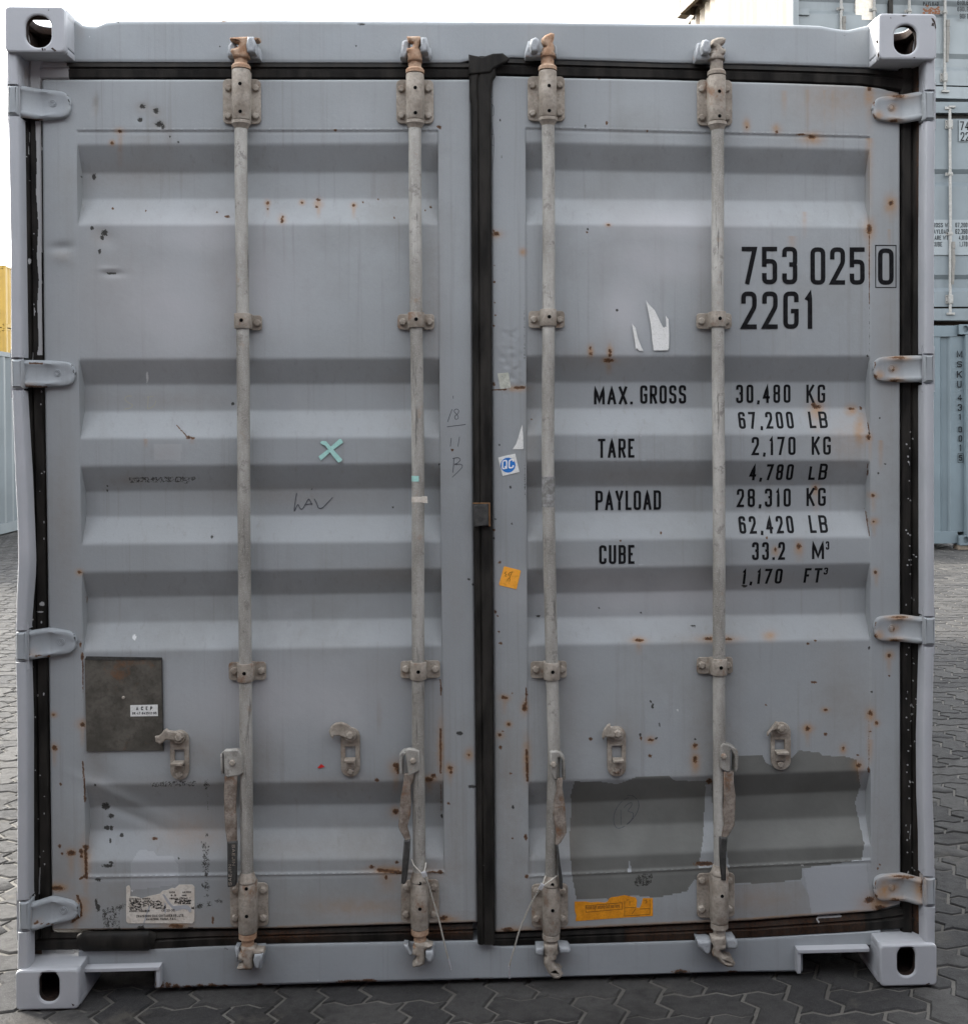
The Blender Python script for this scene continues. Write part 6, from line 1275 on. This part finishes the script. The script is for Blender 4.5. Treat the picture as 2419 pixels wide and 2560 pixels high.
# lettering stands on a thin painted film carried clear of the pressed ribs
for c_, a, b, v0, v1 in ch:
    mb = MB()
    P = U(a, v1, yw-.012); Q = U(b, v0, yw-.012); text(mb, c_, Q.x-P.x, Q.z-P.z, .012, lambda x, z, l, P=P: (P.x+x, yw-.012-l, P.z+z), .6, step=1)
    if c_ == '5' or True: wl(r1, mb, 'lettering', M_INK, 'black letter or digit '+c_)
mb = MB()
P = [(U(u, v, yw-.012).x, U(u, v, yw-.012).z) for u, v in ((2394,1134),(2407,1134),(2407,1156),(2394,1156))]; ribbon(mb, P, .005, lambda a, b, l: (a, yw-.012, b), True, step=1)
wl(r1, mb, 'lettering_frame', M_INK)
# levels 2 and 3: door ends
r2, p2_ = far_box((ST_X, ST_Y-.0, ZG+.002+LIFT+H1+.03), 0, 6.06, F_BLUE2, 'light blue-grey container in the middle of the stack, door end with weights plate', 'doors')
r3, p3_ = far_box((ST_X, ST_Y-.0, ZG+.002+LIFT+2*H1+.075), 0.066, 6.06, F_BLUE, 'pale blue container with a sunlit cream side and rusty PAYLOAD lettering', 'doors', side=F_CREAM)
mb = MB(); y2 = ST_Y+.070
def frow(s, u0, u1, v0, v1, st, y, mb_=None, mi=1):
    P = U(u0, v1, y); Q = U(u1, v0, y); text(mb_, s, Q.x-P.x, Q.z-P.z, st, lambda x, z, l, P=P: (P.x+x, y-.004-l, P.z+z), .5, .12, mi, 1)
Lb = MB(); A = U(2300, 637, y2); B = U(2409, 549, y2); boxm(Lb, A.x, B.x+.2, y2-.003, y2+.012, A.z, B.z); 
for s, a, b, c_, d_ in (('GROSS WT.',2325,2378,557,568),('PAYLOAD',2326,2370,573,584),('TARE WT.',2329,2372,588.5,599.5),('CUBE',2330,2354,604.5,616)): frow(s, a, b, c_, d_, .008, y2-.0, Lb)
for s, a, b, c_, d_ in (('67,200',2387,2417.5,556.5,568),('62,390',2387,2417.5,572,584.5),('4,810',2395.5,2417.5,588,599.5),('1,170',2397,2417.5,604,616)): frow(s, a, b, c_, d_, .008, y2-.0, Lb)
wl(r2, Lb, 'weights_plate', [F_BLUE, M_INK], 'pale panel listing GROSS WT., PAYLOAD, TARE WT. and CUBE')
Lb = MB(); A = U(2396, 353, y2); B = U(2430, 300, y2); boxm(Lb, A.x, B.x+.3, y2-.003, y2+.012, A.z, B.z)
frow('74', 2399, 2421, 303, 325, .014, y2, Lb); frow('22', 2400, 2422, 330, 352, .014, y2, Lb); wl(r2, Lb, 'number_plate', [F_BLUE, M_INK], 'pale patch carrying 74 and 22')
y3 = ST_Y+.145; Lb = MB()
A = U(2138, 49, y3); B = U(2183, -40, y3); boxm(Lb, A.x, B.x, y3-.004, y3+.03, A.z, B.z, 0, 0); wl(r3, Lb, 'faded_sheet', [M_CREAM])
Lb = MB()
frow('PAYLOAD', 2306, 2345, 4, 14, .008, y3+.02, Lb, 1); wl(r3, Lb, 'lettering', [M_HOLE, M_INK], 'black word PAYLOAD'); Lb = MB()
frow('610LB', 2392, 2420, 1, 12, .008, y3+.03, Lb); wl(r3, Lb, 'lettering', [M_HOLE, M_INK], 'black 610LB'); Lb = MB(); frow('690LB', 2392, 2420, 17, 28, .008, y3+.03, Lb); wl(r3, Lb, 'lettering', [M_HOLE, M_INK], 'black 690LB'); Lb = MB(); frow('90FT', 2398, 2420, 34, 46, .008, y3+.03, Lb); wl(r3, Lb, 'lettering', [M_HOLE, M_INK], 'black 90FT'); Lb = MB()
rs = random.Random(2)
for k in range(26):
    u, v = rs.uniform(2308, 2348), rs.uniform(14, 33); P = [(u+rs.uniform(2,5)*math.cos(t), v+rs.uniform(1.5,4)*math.sin(t)) for t in np.linspace(0, 5.3, 6)]
    Lb.add([tuple(U(a, b, y3+.018-k*.0001)) for a, b in P][::-1], [tuple(range(6))], 3)
wl(r3, Lb, 'rust_patch', [M_HOLE, M_INK, M_CREAM, simple_mat('orange_rust_patch', (.13,.045,.015), (.17,.07,.03), .8)])['kind'] = 'stuff'
# level 4: skewed container overhanging the back of the stack
P1 = U(1690, 46, 17.56+CY); d4 = math.radians(11.3)
ax = Vector((-math.sin(d4), math.cos(d4), 0)); near = P1-ax*6.06
far_box((near.x, near.y, P1.z), d4, 6.06, F_CREAM, 'sunlit cream container at the very top, set skew so its dark underside shows', 'plain')
# left: pale blue long side and distant yellow stack
far_box((-5.30-2.438, 9.9, ZG+.002), math.radians(1.5), 12.19, F_BLUE2, 'light blue container alone on the left, seen along its ribbed side', 'plain')
gy = 'yellow containers stacked far to the left'
ytop = U(5, 662, 45.0).z
for k in range(3): far_box((-20.7, 45.0, ytop-H1*(3-k)+ (0 if k else 0)), 0, 6.06, F_YEL, ['lowest yellow container, hidden behind the light blue one', 'yellow container second from the top of the distant stack', 'topmost yellow container of the distant stack'][k], 'wall', group=gy)

# unseen containers added behind and beside the camera to block low sky and bounce
dark = (F_DARKRED, F_NAVY, F_BROWN)  # dark paints so the added containers bounce little light
for k, hw in enumerate(('lower', 'upper')):
    for j, (x, sd) in enumerate(((-11.1, 'left'), (1.25, 'right'))):
        far_box((x, -4.9, ZG+.002+k*2.60), -math.pi/2, 12.19, dark[(j+k) % 3], hw+' long dark container added unseen behind the viewpoint to block low sky, '+sd+' half', 'plain', det=False)
    for x, sd in ((-7.4, 'left'), (7.4, 'right')):
        far_box((x, -4.6, ZG+.002+k*2.60), 0, 6.06, dark[(k+1) % 3], hw+' dark container added to shade the '+sd+' end of the lane, outside the picture', 'plain', det=False)

M_TIMB = simple_mat('weathered_timber', (.10, .08, .06), (.16, .13, .10), .8)
for dx, dy, wh in ((.01, .02, 'near left'), (2.28, .02, 'near right'), (.01, 5.88, 'far left'), (2.28, 5.88, 'far right')):
    mb = MB(); bx0 = xr-2.438+dx; boxm(mb, 0, .15, 0, .16, 0, LIFT-.004, .003); o = mb.build('timber_block', M_TIMB, None, local=True); o.location = (bx0, ST_Y+dy, ZG+.003)
    tag(o, 'short timber block lifting the '+wh+' corner of the sky blue container', 'timber block', 'timber blocks under the stack')
